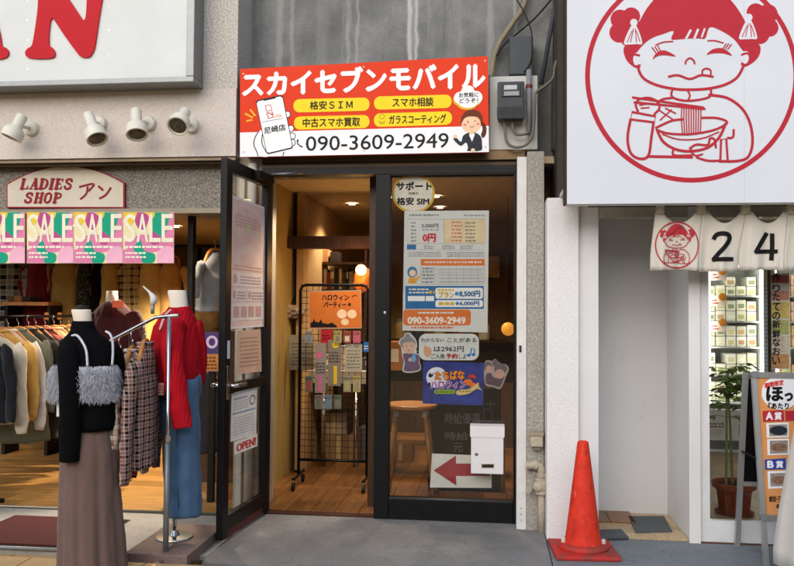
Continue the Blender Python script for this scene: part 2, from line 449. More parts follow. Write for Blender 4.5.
m_black = M('#0b0b0d', .45, 0, .2, 20, 0, 60, .25)
m_blackm = M('#0f0f11', .45, .3, .2)
m_dark = M('#1c1712', .6, 0, .3)
m_white = M('#e6e6e4', .45, 0, .05)
m_alu = M('#8d9091', .45, .6, .08, 25)
m_chrome = M('#c9c9c9', .18, 1, .05)
m_glassm = m_glass()
m_darkwood = m_wood('dark_wood', '#2a1a10', '#4a2d18', (14, 14, 1), .45)
m_floorwood = m_wood('brown_floor_wood', '#5c3a1c', '#8a5c30', (14, 1, 14), .32)
m_floorwood_l = m_wood('honey_floor_wood', '#8a6433', '#b98a4c', (1, 14, 14), .38)
m_floorwood_r = m_wood('pale_floor_wood', '#a98e68', '#c9b18a', (14, 1, 14), .4)

# ground: one sheet of street paving running away behind the viewer and along the arcade
gb = NB('street_paving')
br = gb.n('ShaderNodeTexBrick'); br.offset = .5
br.inputs['Scale'].default_value = 1.0; br.inputs['Brick Width'].default_value = .3; br.inputs['Row Height'].default_value = .3
br.inputs['Mortar Size'].default_value = .004
br.inputs['Color1'].default_value = (*lin('#b08f5e'), 1); br.inputs['Color2'].default_value = (*lin('#bb9a68'), 1); br.inputs['Mortar'].default_value = (*lin('#5f5140'), 1)
gb.l(gb.tc.outputs['Object'], br.inputs['Vector'])
gcol = gb.mix(gb.ramp(gb.noise(300, 3), [(.4, (0, 0, 0)), (.7, (.4, .4, .4))]), br.outputs['Color'], '#8a6f48')
m_pave = gb.done(gcol, .7)
bm = bmesh.new(); vs = [bm.verts.new(p) for p in ((-60, -60, -.03), (60, -60, -.03), (60, 40, -.03), (-60, 40, -.03))]; bm.faces.new(vs)
ground = struct(ob('ground', bm, m_pave))
m_tile = m_concrete('paving_tile', '#b08f5e', '#97794b', '#c2a270', False)
tile_me = None
for i in range(14):
    for j in range(3):
        x, y = -4.3 + i * .305, -1.26 - j * .305
        if tile_me is None:
            bm = bmesh.new(); box(bm, -.15, .15, -.15, .15, -.035, 0, .004); t = ob('paving_tile', bm, m_tile); tile_me = t.data
        else:
            t = bpy.data.objects.new('paving_tile', tile_me); COL.objects.link(t)
        t.parent = ground; t.location = Vector((x, y, -.002)) - ROOT['ground']
ROOT['ground'] = ground.location.copy()
bx_ = bx('shop_apron', -1.47, .325, -1.0, .06, -.03, 0.006, m_apron, None, .004); struct(bx_)
tb('edge_strip', [(-1.47, -1.004, .004), (-.2, -1.004, .004)], .008, m_alu, bx_, 6)
pf = struct(bx('painted_pavement', .33, 4.2, -1.7, -.24, -.03, .004, m_paint_floor))
sg = struct(bx('granite_sill', -5.5, -1.475, -.88, -.075, -.03, .003, m_worn('sill_stone', '#8b8880', '#76736b', '#9c9991', '#6b675e')))
tb('metal_edge', [(-5.5, -.885, .004), (-1.86, -.885, .004)], .01, m_alu, sg, 6)
tb('threshold_strip', [(-5.5, -.072, .012), (-1.66, -.072, .012)], .009, M('#8d8778', .4, .8), sg, 6)

def planks(name, x0, x1, y0, y1, z, w, L, mat, along_y=True, seed=1):
    r = random.Random(seed)
    base = struct(bx(name, x0, x1, y0, y1, z - .04, z - .016, M('#2a1c10', .8)))
    o0 = ROOT[base.name]; me = {}
    a0, a1, b0, b1 = (x0, x1, y0, y1) if along_y else (y0, y1, x0, x1)
    n = int(round((a1 - a0) / w)); w = (a1 - a0) / n
    for i in range(n):
        b = b0 - r.uniform(0, L * .8)
        while b < b1:
            s, e = max(b, b0), min(b + L, b1); b += L
            if e - s < .05: continue
            bm = bmesh.new(); g = .0015
            if along_y: box(bm, a0 + i * w + g, a0 + (i + 1) * w - g, s + g, e - g, z - .016, z, .0015)
            else: box(bm, s + g, e - g, a0 + i * w + g, a0 + (i + 1) * w - g, z - .016, z, .0015)
            ob('plank', bm, mat, base)
    return base
planks('mobile_shop_floor', -1.6, .9, .065, 3.4, .02, .155, 1.3, m_floorwood, True, 3)
planks('ladies_shop_floor', -5.5, -1.66, -.06, 3.0, .012, .17, 1.6, m_floorwood_l, False, 5)
planks('recess_floor', .63, 1.135, -.235, .335, .012, .10, .9, m_floorwood_r, False, 6)
planks('noodle_shop_floor', 1.19, 4.3, -.16, 3.4, .012, .16, 1.3, m_floorwood_r, True, 8)

# ------------------------------------------------------------------ ladies' shop building
lb = thing('shop_building', "beige stucco upper wall of the ladies' clothes shop on the left", 'building', (-3.5, .1, 2.2))
WZ = A(100, 158, -.1).z
bx('upper_wall', -7, -1.6, -.1, .45, 2.71, 5.2, m_st2, lb)
bx('lower_wall_band', -7, -1.603, -.104, .45, WZ, 2.709, m_st, lb)
bx('bottom_trim', -7, -1.61, -.085, .1, WZ - .022, WZ - .002, M('#7d6f5e', .4, .6), lb)
bx('bottom_trim', -7, -1.62, -.05, .1, WZ - .034, WZ - .024, M('#5a4e40', .5, .4), lb)
FZ0 = A(100, 209, .05).z
bx('granite_fascia', -7, -1.63, .05, .3, FZ0, WZ - .03, m_gran, lb)
bx('door_track', -7, -1.63, .02, .32, FZ0 - .035, FZ0 - .002, M('#8a8172', .45, .5), lb)
for x in (188.5,):
    pxbox('door_post', x - 2.6, 216, x + 2.6, 500, .18, .24, m_black, lb)
for x in (-3.55, -4.6):
    bx('door_post', x, x + .05, .18, .24, .012, FZ0 - .04, m_black, lb)
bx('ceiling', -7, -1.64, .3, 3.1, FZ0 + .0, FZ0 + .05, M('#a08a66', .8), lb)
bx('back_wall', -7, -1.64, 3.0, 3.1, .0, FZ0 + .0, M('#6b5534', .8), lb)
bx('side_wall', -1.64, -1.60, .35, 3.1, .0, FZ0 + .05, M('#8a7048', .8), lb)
pp = thing('party_pillar', 'pale boxed pillar with vertical pipes between the two shops, seen through the open door', 'pillar', (-1.53, .1, 0))
bx('pillar_core', -1.625, -1.455, .0, .34, -.02, 2.3, M('#b3aa9b', .7, 0, .12, 5), pp)
bx('cover_strip', -1.60, -1.565, -.03, .0, .01, 2.22, M('#cfc8ba', .55), pp)
tb('drain_pipe', [(-1.512, -.035, .0), (-1.512, -.035, 2.24)], .03, M('#c9c4b8', .5), pp, 14)

# ------------------------------------------------------------------ concrete wall over the mobile shop
cw = tag(bx('concrete_wall', -1.66, .62, .2, .5, 2.22, 5.2, m_conc), 'rain-streaked grey concrete wall above the orange shop sign', 'wall')
sh = thing('shutter_housing', 'brown metal shutter box directly above the black shop front', 'shutter box', (-.6, .1, 2.2))
bx('box_front', -1.455, .215, -.02, .26, 2.245, 2.305, M('#6b5740', .35, .6), sh)
bx('lower_band', -1.455, .215, -.005, .26, 2.215, 2.243, M('#4a3d30', .4, .5), sh)
tb('trim_line', [(-1.45, -.02, 2.243), (.21, -.02, 2.243)], .004, M('#2a241d', .5), sh, 6)

# ------------------------------------------------------------------ mobile shop front: frame and window
fr = thing('shop_window', 'black framed shop window and doorway of the mobile phone shop', 'shop front', (-.6, .02, 0))
bx('header', -1.455, .205, -.02, .07, 2.165, 2.213, m_black, fr)
bx('left_jamb', -1.455, -1.405, -.015, .07, .006, 2.163, m_black, fr)
bx('mullion', -.715, -.622, -.02, .07, .006, 2.163, m_black, fr, .004)
bx('right_stile', .15, .205, -.02, .07, .006, 2.163, m_black, fr, .004)
bx('bottom_rail', -.62, .148, -.016, .066, .006, .135, m_black, fr, .004)
bx('top_rail', -.62, .148, -.016, .066, 2.156, 2.163, m_black, fr)
bx('glass_pane', -.621, .149, .018, .024, .134, 2.157, m_glassm, fr)
tb('bead', [(-.62, -.017, .139), (.148, -.017, .139)], .004, M('#5c5c5c', .4, .6), fr, 6)
bx('door_sill', -1.404, -.716, .0, .065, .0, .014, M('#4a2d24', .5, .3), fr)
lt('lock_cylinder', [(.009, 0), (.009, .008), (.004, .009)], tuple(A(385, 313, -.02)), m_chrome, fr, 12, (0, -1, 0))
wp = thing('white_post', 'narrow white steel channel beside the black window frame', 'post', (.19, -.1, 0))
bx('channel', .165, .222, -.13, -.03, .0, 2.24, M('#d9d7d2', .5, 0, .08), wp, .003)
bx('strike_plate', .178, .192, -.135, -.13, 1.06, 1.10, M('#3a3228', .5), wp)
for i in range(3):
    lt('bolt_head', [(.004, 0), (.004, .003)], (.192, -.13, .06 + i * .035), M('#8a8a86', .4), wp, 8, (0, -1, 0))
pc = tag(bx('weathered_pillar', .224, .325, -.14, .4, -.01, 2.27, m_pillar, None, .004), 'grimy beige roughcast pillar carrying the gas pipe', 'pillar')

# ------------------------------------------------------------------ interior of the mobile shop
mi = thing('mobile_shop_interior', 'warm lit room shell seen behind the mobile phone shop window', 'room', (-.5, 1.7, 0))
m_tan = M('#a8834e', .8, 0, .12, 3)
bx('back_wall', -1.62, .95, 3.4, 3.48, .0, 2.4, M('#8a6d3c', .85, 0, .15, 2), mi)
bx('left_wall', -1.60, -1.56, .36, 3.4, .0, 2.3, M('#9c844c', .85), mi)
bx('right_wall', .9, .95, .5, 3.4, .0, 2.3, M('#8a6c46', .85), mi)
bx('side_return', .33, .95, .41, .5, .0, 2.3, M('#8a6c46', .85), mi)
bx('ceiling', -1.62, .95, .075, 3.4, 2.235, 2.28, M('#b9a888', .85), mi)
bx('partition_wall', A(300, 300, 1.35).x, A(300, 300, 1.35).x + .05, 1.35, 3.4, .02, 2.235, M('#b08e60', .8), mi)
pxbox('partition_post', 296, 182, 303, 470, 1.2, 1.34, M('#b4905f', .6), mi)
pxbox('cross_beam', 262, 236, 372, 248, 1.05, 1.19, m_darkwood, mi)
bx('inner_post', A(369, 300, .22).x, A(385, 300, .22).x, .22, .34, .02, 2.235, m_darkwood, mi)
bx('rear_cabinet', -1.0, .2, 3.0, 3.38, .02, 1.0, m_darkwood, mi)
bx('wall_panel', -.5, .85, 3.33, 3.39, .9, 1.9, M('#6e5233', .7), mi)
for k in range(9):
    bx('wainscot_board', -1.5 + k * .2, -1.303 + k * .2, 2.6, 2.63, .02, .62, m_wood('brown_board', '#3b2814', '#5a4022', (14, 14, 1), .6) if k == 0 else bpy.data.materials['brown_board'], mi)
bx('counter_back', -1.5, .3, 2.64, 2.7, .02, 1.0, m_dark, mi)

# ------------------------------------------------------------------ noodle shop front
nb = thing('noodle_shop_building', 'white painted front of the dumpling shop with a recessed entrance', 'building', (1.0, 0, 0))
Yn = -.31
XR0, XR1 = A(597, 300, .34).x, A(667, 300, .34).x
bx('stucco_pillar', .33, .51, Yn, .4, -.01, 1.965, m_white_st, nb, .004)
bx('entrance_frame', .512, .625, -.275, .34, -.01, 1.93, m_wallpaint('frame_paint', '#e0dfdd'), nb)
bx('recess_back_wall', XR0 - .1, 1.19, .34, .40, -.01, 2.0, m_wallpaint('recess_paint', '#d6d7d8'), nb)
bx('recess_side_wall', 1.14, 1.185, -.262, .339, -.01, 2.0, m_wallpaint('side_paint', '#e6e5e3'), nb)
bx('entrance_jamb', 1.128, 1.19, -.275, -.263, -.01, 1.93, m_wallpaint('jamb_paint', '#e6e5e3'), nb)
bx('recess_ceiling', .626, 1.139, -.2, .339, 1.90, 1.95, M('#c9c5bc', .8), nb)
bx('entrance_header', .626, 4.2, -.27, -.205, 1.852, 1.95, M('#b3ada2', .7), nb)
bx('sign_soffit', .405, .52, -.60, -.27, 1.967, 1.99, M('#d6d4d0', .6), nb)
bx('upper_wall', .40, 4.2, -.2, .4, 1.97, 5.2, M('#4a443c', .8), nb)
bx('side_wall', 4.2, 4.3, -.27, 3.5, 0, 2.2, M('#d9d4c8', .7), nb)
bx('back_wall', 1.19, 4.2, 3.42, 3.5, 0, 2.2, M('#d4cdbf', .7), nb)
bx('partition_wall', 1.141, 1.186, .401, 3.5, 0, 2.2, M('#d9d5cb', .7), nb)
bx('room_ceiling', 1.19, 4.2, -.2, 3.42, 2.15, 2.2, M('#d9d5cb', .7), nb)
sdr = thing('sliding_door', 'white framed sliding glass door in front of the freezers', 'door', (1.7, -.24, 0))
bx('bottom_rail', 1.193, 2.9, -.255, -.215, .01, .13, M('#dfe0e0', .45, 0, .05), sdr)
bx('left_stile', 1.193, 1.245, -.256, -.214, .131, 1.851, M('#dfe0e0', .45, 0, .05), sdr)
bx('glass_pane', 1.246, 2.9, -.238, -.232, .131, 1.851, m_glassm, sdr)
bx('floor_track', 1.193, 2.9, -.27, -.20, .0, .009, M('#6b4630', .5, .4), sdr)

# ------------------------------------------------------------------ the other side of the street, behind the viewer
ob_ = thing('facing_building', 'plain shop row across the street, seen only as a reflection', 'building', (0, -20, 0))
bx('wall', -26, 26, -21, -20, -.03, 6.0, M('#98928a', .8, 0, .25, .6), ob_)
for k in range(9):
    bx('shop_opening', -20 + k * 4.6, -16.6 + k * 4.6, -19.995, -19.95, 0, 2.7, M('#2c2824', .4), ob_)
# ================================================================== signs and print
P_RED, P_ORG, P_YEL = M('#dd3a14', .5, 0, .03), M('#e8742a', .4, 0, .03), M('#f5d313', .35, 0, .03)
P_WHT, P_BLK = M('#f2f2f2', .35, 0, .02), M('#17171a', .4, 0, .1)
def quadpts(pl, q, k=0): return [pl.p(x, y, k) for x, y in q]

# ---- red letter light box on the left wall
an = thing('light_box_sign', 'white light box sign with huge red letters and a grey metal frame', 'sign', (-3, -.2, 2.7))
Ya = -.26
zb, zt, xr = A(100, 79, Ya).z, 3.6, A(187, 40, Ya).x
bx('face_panel', -4.6, xr, Ya, -.105, zb, zt, M('#d6d9d6', .5, 0, .05, 3), an)
bx('frame_bottom', -4.6, xr + .05, Ya - .012, -.106, zb - .035, zb - .001, m_alu, an, .004)
bx('frame_side', xr + .001, xr + .05, Ya - .012, -.106, zb, zt, m_alu, an, .004)
pa = YP(Ya)
N = [(26, 53), (28, 57.5), (34, 58.8), (41, 59.2), (50, 58.8), (55, 57.2), (56, 53), (53.5, 48.5), (50.3, 46), (49.8, 40), (50, 33), (51.3, 22), (53, 18.8), (55, 20.5), (66, 37), (77, 52), (81, 56.6), (86, 58), (91, 56.5), (94.8, 50), (96.5, 42), (100, 18), (103, 0), (107, -25), (115, -31), (117, -36), (112, -41), (88, -41), (84, -36), (86, -31), (88.5, -24), (87.6, 0), (86.6, 16), (85, 20.4), (83, 19.5), (78, 12), (70, 0), (48, -33), (40, -40), (24, -40), (22, -35), (28, -30), (36, -26), (39, -18), (39, 0), (38, 14), (34.8, 36), (32.6, 46), (28.5, 49)]
LA = [(3, 46), (6.5, 48), (9.6, 52), (8.6, 56.5), (4, 59), (-6, 60), (-20, 59), (-25, 56), (-25, 52), (-21, 48), (-22, 42), (-25, 28), (-52, 28), (-54, 40), (-50, 48), (-48, 53), (-51, 58), (-66, 59.5), (-80, 58), (-82, 52), (-78, 48), (-72, 45), (-66, 32), (-50, -25), (-44, -38), (-30, -40), (-20, -38), (-14, -20), (0, 30)]
m_letter = M('#bb0f1e', .5, 0, .06)
for nm, P in (('letter_n', N), ('letter_a', LA)):
    pts = [pa.p(x, y, .012) for x, y in sm(P, 4)]
    prism(nm, pts, (0, .0115, 0), m_letter, an)
ww = M('#f3f4f1', .5)
draw(pa, 'rivet', [ell(27.5, y, 1.2, n=8) for y in (0, 20, 40, 69)] + [ell(109, y, 1.1, n=8) for y in (7, 30, 56)], ww, an, .001)

# ---- four wall spotlights
def spot(mx, my, tip, face, body, label):
    """mount disc on the wall, arm, lamp can pointing from tip to face"""
    m = M('#d9d5c5', .45, 0, .08)
    r = thing('wall_spotlight', label, 'spotlight', A(mx, my, -.104), 'spotlights on the beige wall')
    c = A(mx, my, -.105)
    lt('mount', [(.048, 0), (.05, .01), (.042, .028), (.01, .033)], c, m, r, 20, (0, -1, 0))
    a, b = A(*tip, -.22), A(*face, body)
    tb('arm', [c + Vector((0, -.02, 0)), (c + (a + b) / 2) / 2 + Vector((0, -.03, 0)), (a * .45 + b * .55)], .011, m, r)
    ax = (b - a); L = ax.length
    lt('lamp_can', [(.001, 0), (.03, .002), (.034, .012), (.034, L * .48), (.04, L * .55), (.062, L * .66), (.066, L * .74), (.066, L), (.058, L), (.055, L - .012)], a, m, r, 24, ax)
    lt('bulb_face', [(.0515, 0), (.03, .004), (.001, .007)], b - ax.normalized() * .0105, M('#5b554a', .2, .3, .5, 45), r, 20, ax)
    return r
spot(32, 129, (23, 115), (11, 138), -.25, 'leftmost wall spotlight, aimed down to the left')
spot(100, 124, (88, 114), (97.5, 139.5), -.29, 'second wall spotlight from the left, aimed down')
spot(149, 124, (136, 110), (137, 135), -.30, 'third wall spotlight from the left, pointing at the street')
spot(192, 126, (186, 111), (177.5, 126.5), -.36, 'rightmost wall spotlight, its lamp face turned to the viewer')

# ---- arched sign
ls = thing('arched_sign', 'cream arched sign with a red outline on the granite fascia', 'sign', A(65, 208, .04))
def arch(d): return [(6.6 + d, 208 - d), (6.6 + d, 184 + d * .6)] + [(6.6 + d + (118 - 2 * d) * t, 184 + d * .7 - (17.6 - .0 * d) * (1 - (2 * t - 1) ** 2) + (-1.4) * t) for t in [i / 14 for i in range(1, 14)]] + [(124.6 - d, 182.6 + d * .6), (124.6 - d, 208.3 - d)]
pls = YP(.03)
prism('red_border', [pls.p(*q) for q in arch(0)], (0, .019, 0), M('#9c2430', .45), ls)
prism('board', [pls.p(*q, .003) for q in arch(1.3)], (0, .0029, 0), M('#cfc5b2', .5, 0, .05), ls)
m_burg = M('#8c1d26', .5)
SER = {  # bold slab letters: (polyline, width) on a 6 x 10 grid, y up
 'L': [([(1.4, 0), (1.4, 10)], 2.2), ([(0, .5), (6, .5)], 1), ([(0, 9.6), (3, 9.6)], .8), ([(5.5, .6), (5.8, 3)], .9)],
 'A': [([(.9, 0), (3.2, 10)], 1.0), ([(5.4, 0), (3.3, 10)], 2.3), ([(1.4, 3.4), (4.6, 3.4)], .9), ([(-.4, .4), (2.2, .4)], .8), ([(3.6, .4), (7, .4)], .8)],
 'D': [([(1.4, 0), (1.4, 10)], 2.2), ([(0, .5), (3, .5), (5, 1.6), (5.9, 5), (5, 8.4), (3, 9.5), (0, 9.5)], 1.3), ([(5.5, 3), (5.9, 5), (5.5, 7)], 1.9)],
 'I': [([(2, 0), (2, 10)], 2.3), ([(.3, .4), (3.7, .4)], .8), ([(.3, 9.6), (3.7, 9.6)], .8)],
 'E': [([(1.4, 0), (1.4, 10)], 2.2), ([(0, .5), (5.4, .5)], 1), ([(0, 9.5), (5.4, 9.5)], 1), ([(1, 5.1), (4.2, 5.1)], 1), ([(5, .5), (5.4, 2.8)], .9), ([(5, 9.5), (5.2, 7.4)], .9)],
 'S': [([(5, 7.4), (4.6, 9.2), (3, 9.7), (1.2, 9), (.9, 7.3), (2.2, 5.8), (4.2, 4.6), (5.1, 3), (4.5, 1), (2.8, .3), (1, 1), (.5, 2.8)], 1.7)],
 'H': [([(1.4, 0), (1.4, 10)], 2.1), ([(5.2, 0), (5.2, 10)], 2.1), ([(1, 5), (5.4, 5)], 1), ([(0, .4), (2.9, .4)], .8), ([(0, 9.6), (2.9, 9.6)], .8), ([(3.8, .4), (6.7, .4)], .8), ([(3.8, 9.6), (6.7, 9.6)], .8)],
 'O': [([(3, .4), (1.1, 1.8), (.8, 5), (1.1, 8.2), (3, 9.6), (4.9, 8.2), (5.2, 5), (4.9, 1.8)], 1.7)],
 'P': [([(1.4, 0), (1.4, 10)], 2.2), ([(0, .4), (3.2, .4)], .8), ([(0, 9.5), (3.2, 9.5), (5, 8.6), (5.2, 7), (4.6, 5.4), (3, 4.7), (1.4, 4.7)], 1.4)]}
def slab(pl, name, word, x0, y0, x1, y1, mat, parent, k):
    adv = [4.6 if c == 'I' else 7.0 for c in word]; tot = sum(adv); out = []; cx = 0; sx, sy = (x1 - x0) / tot, (y1 - y0) / 10
    for c, a in zip(word, adv):
        for pl_, w in SER[c]:
            pts = [(x0 + (cx + .4 + px * .93 + .18 * (py - 5)) * sx, y1 - py * sy) for px, py in pl_]
            out.append(Stroke(pts, w * min(sx, sy) * 1.3, closed=(c == 'O'), sn=4 if len(pts) > 3 else 0))
        cx += a
    draw(pl, name, out, mat, parent, k)
slab(pls, 'lettering', 'LADIES', 21, 179, 74, 189.3, m_burg, ls, .0055)
slab(pls, 'lettering', 'SHOP', 25, 193, 63, 203, m_burg, ls, .0055)
draw(pls, 'lettering', [Stroke([(80, 187), (92, 184), (94, 185.5), (89, 191)], 2, sn=3), Stroke([(88, 187), (86.5, 194), (81, 199)], 1.9)], m_burg, ls, .0055)
draw(pls, 'lettering', [Stroke([(99, 186.5), (103, 190)], 2.3, sn=0), Stroke([(100, 198.5), (106, 195), (111, 188)], 2)], m_burg, ls, .0055)

# ---- four sale posters
def sale(x0, x1, label):
    y0, y1 = 212.2, 263.3; w, h = x1 - x0, y1 - y0
    pl = YP(.005); q = lambda u, v: (x0 + u * w, y0 + v * h)
    r = thing('sale_poster', label, 'poster', A((x0 + x1) / 2, y1, .005), 'SALE posters under the granite fascia')
    prism('sheet', [pl.p(*q(*c)) for c in ((0, 0), (1, 0), (1, 1), (0, 1))], (0, .0015, 0), M('#e9dfae', .5, 0, .04), r)
    cl = lambda P: [q(min(max(u, .004), .996), min(max(v, .004), .996)) for u, v in P]
    draw(pl, 'pink_shape', [cl(ell(.98, .3, .26, .5)), cl(ell(.16, .97, .36, .26)), cl(ell(.45, .62, .42, .18))], M('#dd7fa6', .5), r, .0004)
    draw(pl, 'magenta_shape', [cl(sm([(.28, 0), (.5, .06), (.45, .3), (.36, .38), (.24, .2)])), cl(ell(.62, .5, .12, .14))], M('#b84a86', .5), r, .0008)
    draw(pl, 'green_shape', [cl(sm([(.6, 0), (.9, 0), (.86, .3), (.8, .5), (.66, .42), (.56, .3)])), cl(sm([(.2, .72), (.34, .55), (.42, .75), (.62, .82), (.6, .98), (.4, 1), (.34, .86)]))], M('#12a07c', .5), r, .0012)
    draw(pl, 'yellow_shape', [cl(sm([(.0, .0), (.26, 0), (.2, .2), (.08, .26)])), cl(sm([(.44, 0), (.62, 0), (.58, .12)]))], M('#e6c637', .5), r, .0016)
    draw(pl, 'pale_disc', [cl(ell(.88, .9, .22, .24))], M('#efb3c8', .5), r, .002)
    for i, c in enumerate('SALE'):
        u0 = .03 + i * .245
        text(pl, 'lettering', c, (*q(u0, .04), *q(u0 + .215, .58)), M('#efe7cf', .5), r, .0024, .35)
    draw(pl, 'small_print', scribble(*q(.05, .64), *q(.8, .72), 1, 3, .5, 2, 6) + scribble(*q(.05, .76), *q(.45, .92), 2, 4, .45, 1.5, 4), M('#f4ecdc', .5), r, .0024)
    return r
sale(-21.5, 25, 'SALE poster cut off by the left edge of the photo')
sale(26.8, 73.6, 'SALE poster second from the left, beneath the red lettered arched sign')
sale(73.9, 122.8, 'SALE poster third from the left')
sale(123.1, 174, 'rightmost SALE poster, next to the ceiling downlight')

# ---- orange shop sign
Ys = -.13
os_ = thing('orange_shop_sign', 'orange and white shop sign with Japanese lettering and a phone number', 'sign', A(364, 155, Ys))
pl = YP(Ys)
Q = [(240, 69), (488, 56), (489, 152), (240, 157)]
prism('board', quadpts(pl, Q), (0, .03, 0), P_RED, os_)
prism('rear_frame', quadpts(pl, [(243, 71), (485, 59), (486, 150), (243, 155)], -.031), (0, .26, 0), M('#3a3a3a', .6), os_)
draw(pl, 'white_band', [[(240, 132.6), (488.7, 125.8), (489, 152), (240, 157)]], P_WHT, os_, .001)
for x, y in ((243.5, 74), (485, 61), (243.5, 152), (485.5, 147), (364, 67), (364, 150.5)): draw(pl, 'screw_head', [ell(x, y, .8, .8, 10)], M('#a9a29a', .4, .5), os_, .004)
text(pl, 'lettering', 'スカイセブンモバイル', ((243, 72.5), (484.5, 61.8), (484.5, 87), (243, 95.5)), P_WHT, os_, .002, 1.2)
for x0, y0, x1, y1, d in ((293.5, 98.4, 369.5, 111.6, -.9), (294, 115.8, 369.5, 128.8, -.9), (374, 95.6, 451.6, 108.8, -1.0), (374, 112.4, 452, 125.8, -1.2)):
    draw(pl, 'yellow_pill', [[(x, y + d * (2 * (x - x0) / (x1 - x0) - 1)) for x, y in rrect(x0, y0, x1, y1, 6)]], P_YEL, os_, .001)
m_bt = M('#2b2410', .5)
def tq(x0, y0, x1, y1, d): return ((x0, y0 + d), (x1, y0 - d), (x1, y1 - d), (x0, y1 + d))
text(pl, 'lettering', '格安ＳＩＭ', tq(310, 100.8, 352.5, 109.2, .5), m_bt, os_, .002, .22)
text(pl, 'lettering', '中古スマホ買取', tq(303, 117.8, 360, 126.8, .6), m_bt, os_, .002, .22)
text(pl, 'lettering', 'スマホ相談', tq(392.5, 97.6, 433.5, 106.6, .5), m_bt, os_, .002, .22)
text(pl, 'lettering', 'ガラスコーティング', tq(389, 114.8, 446, 123.6, .7), m_bt, os_, .002, .2)
draw(pl, 'pill_icon', [Stroke(ell(382, 116.5, 2.4, 2.4, 12), .5, True, 0), Stroke([(378.5, 121.5), (382, 122.5), (385.5, 121.3)], .6), Stroke([(379.5, 123.3), (382, 124), (384.5, 123.2)], .5)], M('#9a8a1c', .5), os_, .002)
text(pl, 'lettering', '090-3609-2949', ((306, 136.6), (448.5, 133), (448.5, 147.6), (306, 151)), P_BLK, os_, .002, .14)
draw(pl, 'handset_icon', [Stroke([(297.5, 140.5), (298, 144), (301.8, 147)], 1.1), ell(297.8, 140.6, 1, 1.2, 8), ell(301.8, 146.6, 1.1, .9, 8)], P_BLK, os_, .002)
# hand holding a phone
draw(pl, 'hand_outline', [Stroke([(259, 131), (255, 138), (254, 145), (257, 152), (258, 156)], .9), Stroke([(284, 152), (283, 155.5)], .9), Stroke([(263, 132), (262, 143), (267, 153)], .9)], P_BLK, os_, .0021)
draw(pl, 'hand', [sm([(259, 131.5), (255.6, 138), (254.8, 145), (257.5, 152), (258.6, 156), (270, 155.5), (266, 140), (262, 131)])] + [ell(x, y, 3, 3.2, 14) for x, y in ((287.5, 114.5), (291, 128.5), (292.5, 136), (292.5, 142.5))], P_WHT, os_, .0016)
draw(pl, 'hand_outline', [Stroke(ell(x, y, 3, 3.2, 14), .7, True, 0) for x, y in ((287.5, 114.5), (291, 128.5), (292.5, 136), (292.5, 142.5))], P_BLK, os_, .002)
ph = [(256, 102.5), (257.5, 100.3), (280.5, 95.2), (283, 96.6), (293, 146.5), (292, 148.6), (268.5, 154.2), (266.5, 153)]
draw(pl, 'phone_rim', [ph], P_BLK, os_, .0026)
c_ = Vector((274.5, 124.8))
draw(pl, 'phone_screen', [[tuple(c_ + (Vector(p) - c_) * .955) for p in ph]], P_WHT, os_, .003)
draw(pl, 'phone_notch', [[(263, 99.6), (276, 96.8), (275.6, 98.6), (264, 101)]], P_BLK, os_, .0034)
draw(pl, 'screen_logo', [Stroke([(265.5, 106), (270.5, 104.8), (272, 110), (266.8, 111.4)], .9, True, 0), Stroke([(267, 113), (268.5, 118.5), (273.5, 117.3), (272, 111.5)], 1.1, False, 0), Stroke([(268, 112.5), (272.5, 115)], 1, False, 0)], M('#c9391f', .5), os_, .0034)
draw(pl, 'screen_logo', [Stroke([(275, 117.5), (278, 114.5), (281.5, 116)], .8, False, 0), Stroke([(277, 117), (281.5, 116.2)], .7, False, 0)], M('#e99a3a', .5), os_, .0034)
draw(pl, 'screen_line', [Stroke([(262, 122.3), (283, 118.4)], .4, False, 0)], m_bt, os_, .0034)
text(pl, 'lettering', '尼崎店', ((264, 127.8), (285, 124), (286, 130.3), (264.8, 134.2)), P_BLK, os_, .0034, .18)
draw(pl, 'spark_mark', [Stroke([(255, 115.5), (250.5, 110)], 1.8, False, 0), Stroke([(252.5, 117.5), (245.5, 113.8)], 1.8, False, 0), Stroke([(252, 120), (246.8, 121)], 1.5, False, 0)], M('#f0b92a', .5), os_, .0016)
# speech bubble and clerk
bub = [ell(468, 96, 9, 8), ell(460, 98, 6, 6), ell(476, 97.5, 6.5, 6.5), ell(468, 102, 10, 6), ell(468, 89.5, 6, 4)]
draw(pl, 'bubble_shadow', [[(x - 1, y + 2) for x, y in b] for b in bub], M('#e9b437', .5), os_, .0018)
draw(pl, 'speech_bubble', bub, P_WHT, os_, .0024)
text(pl, 'lettering', 'お気軽に', tq(459, 92.6, 478.5, 97.4, .3), P_BLK, os_, .0032, .1)
text(pl, 'lettering', 'どうぞ！', tq(459.5, 98.4, 478, 103, .3), P_BLK, os_, .0032, .1)
draw(pl, 'ponytail', [sm([(481, 121), (486, 126), (486, 134), (483, 138), (481, 135), (482.5, 129)])], M('#5a2c18', .5), os_, .0022)
draw(pl, 'clerk_jacket', [sm([(468, 133), (463, 136), (461, 142), (456, 137.5), (453.5, 139.5), (460.5, 146), (466, 142.5), (468, 148), (467.5, 151), (481, 150.5), (482, 144), (481, 137), (476, 133)], 3)], M('#2e3138', .5), os_, .0026)
draw(pl, 'clerk_skin', [ell(471, 124, 9.6, 9), ell(455, 136.5, 2.2, 1.8, 10), ell(473, 150.2, 2.2, 1.8, 10), rect(469.5, 131, 474, 137)], M('#f2cba6', .5), os_, .003)
draw(pl, 'clerk_shirt', [[(469, 134.5), (475, 134), (472, 142)]], P_WHT, os_, .0034)
draw(pl, 'clerk_hair', [sm([(461, 125), (462, 116), (468, 110.5), (477, 110.5), (482, 116), (482, 124), (479, 118), (470, 116.5), (464, 119)], 4)], M('#6b3418', .5), os_, .0036)
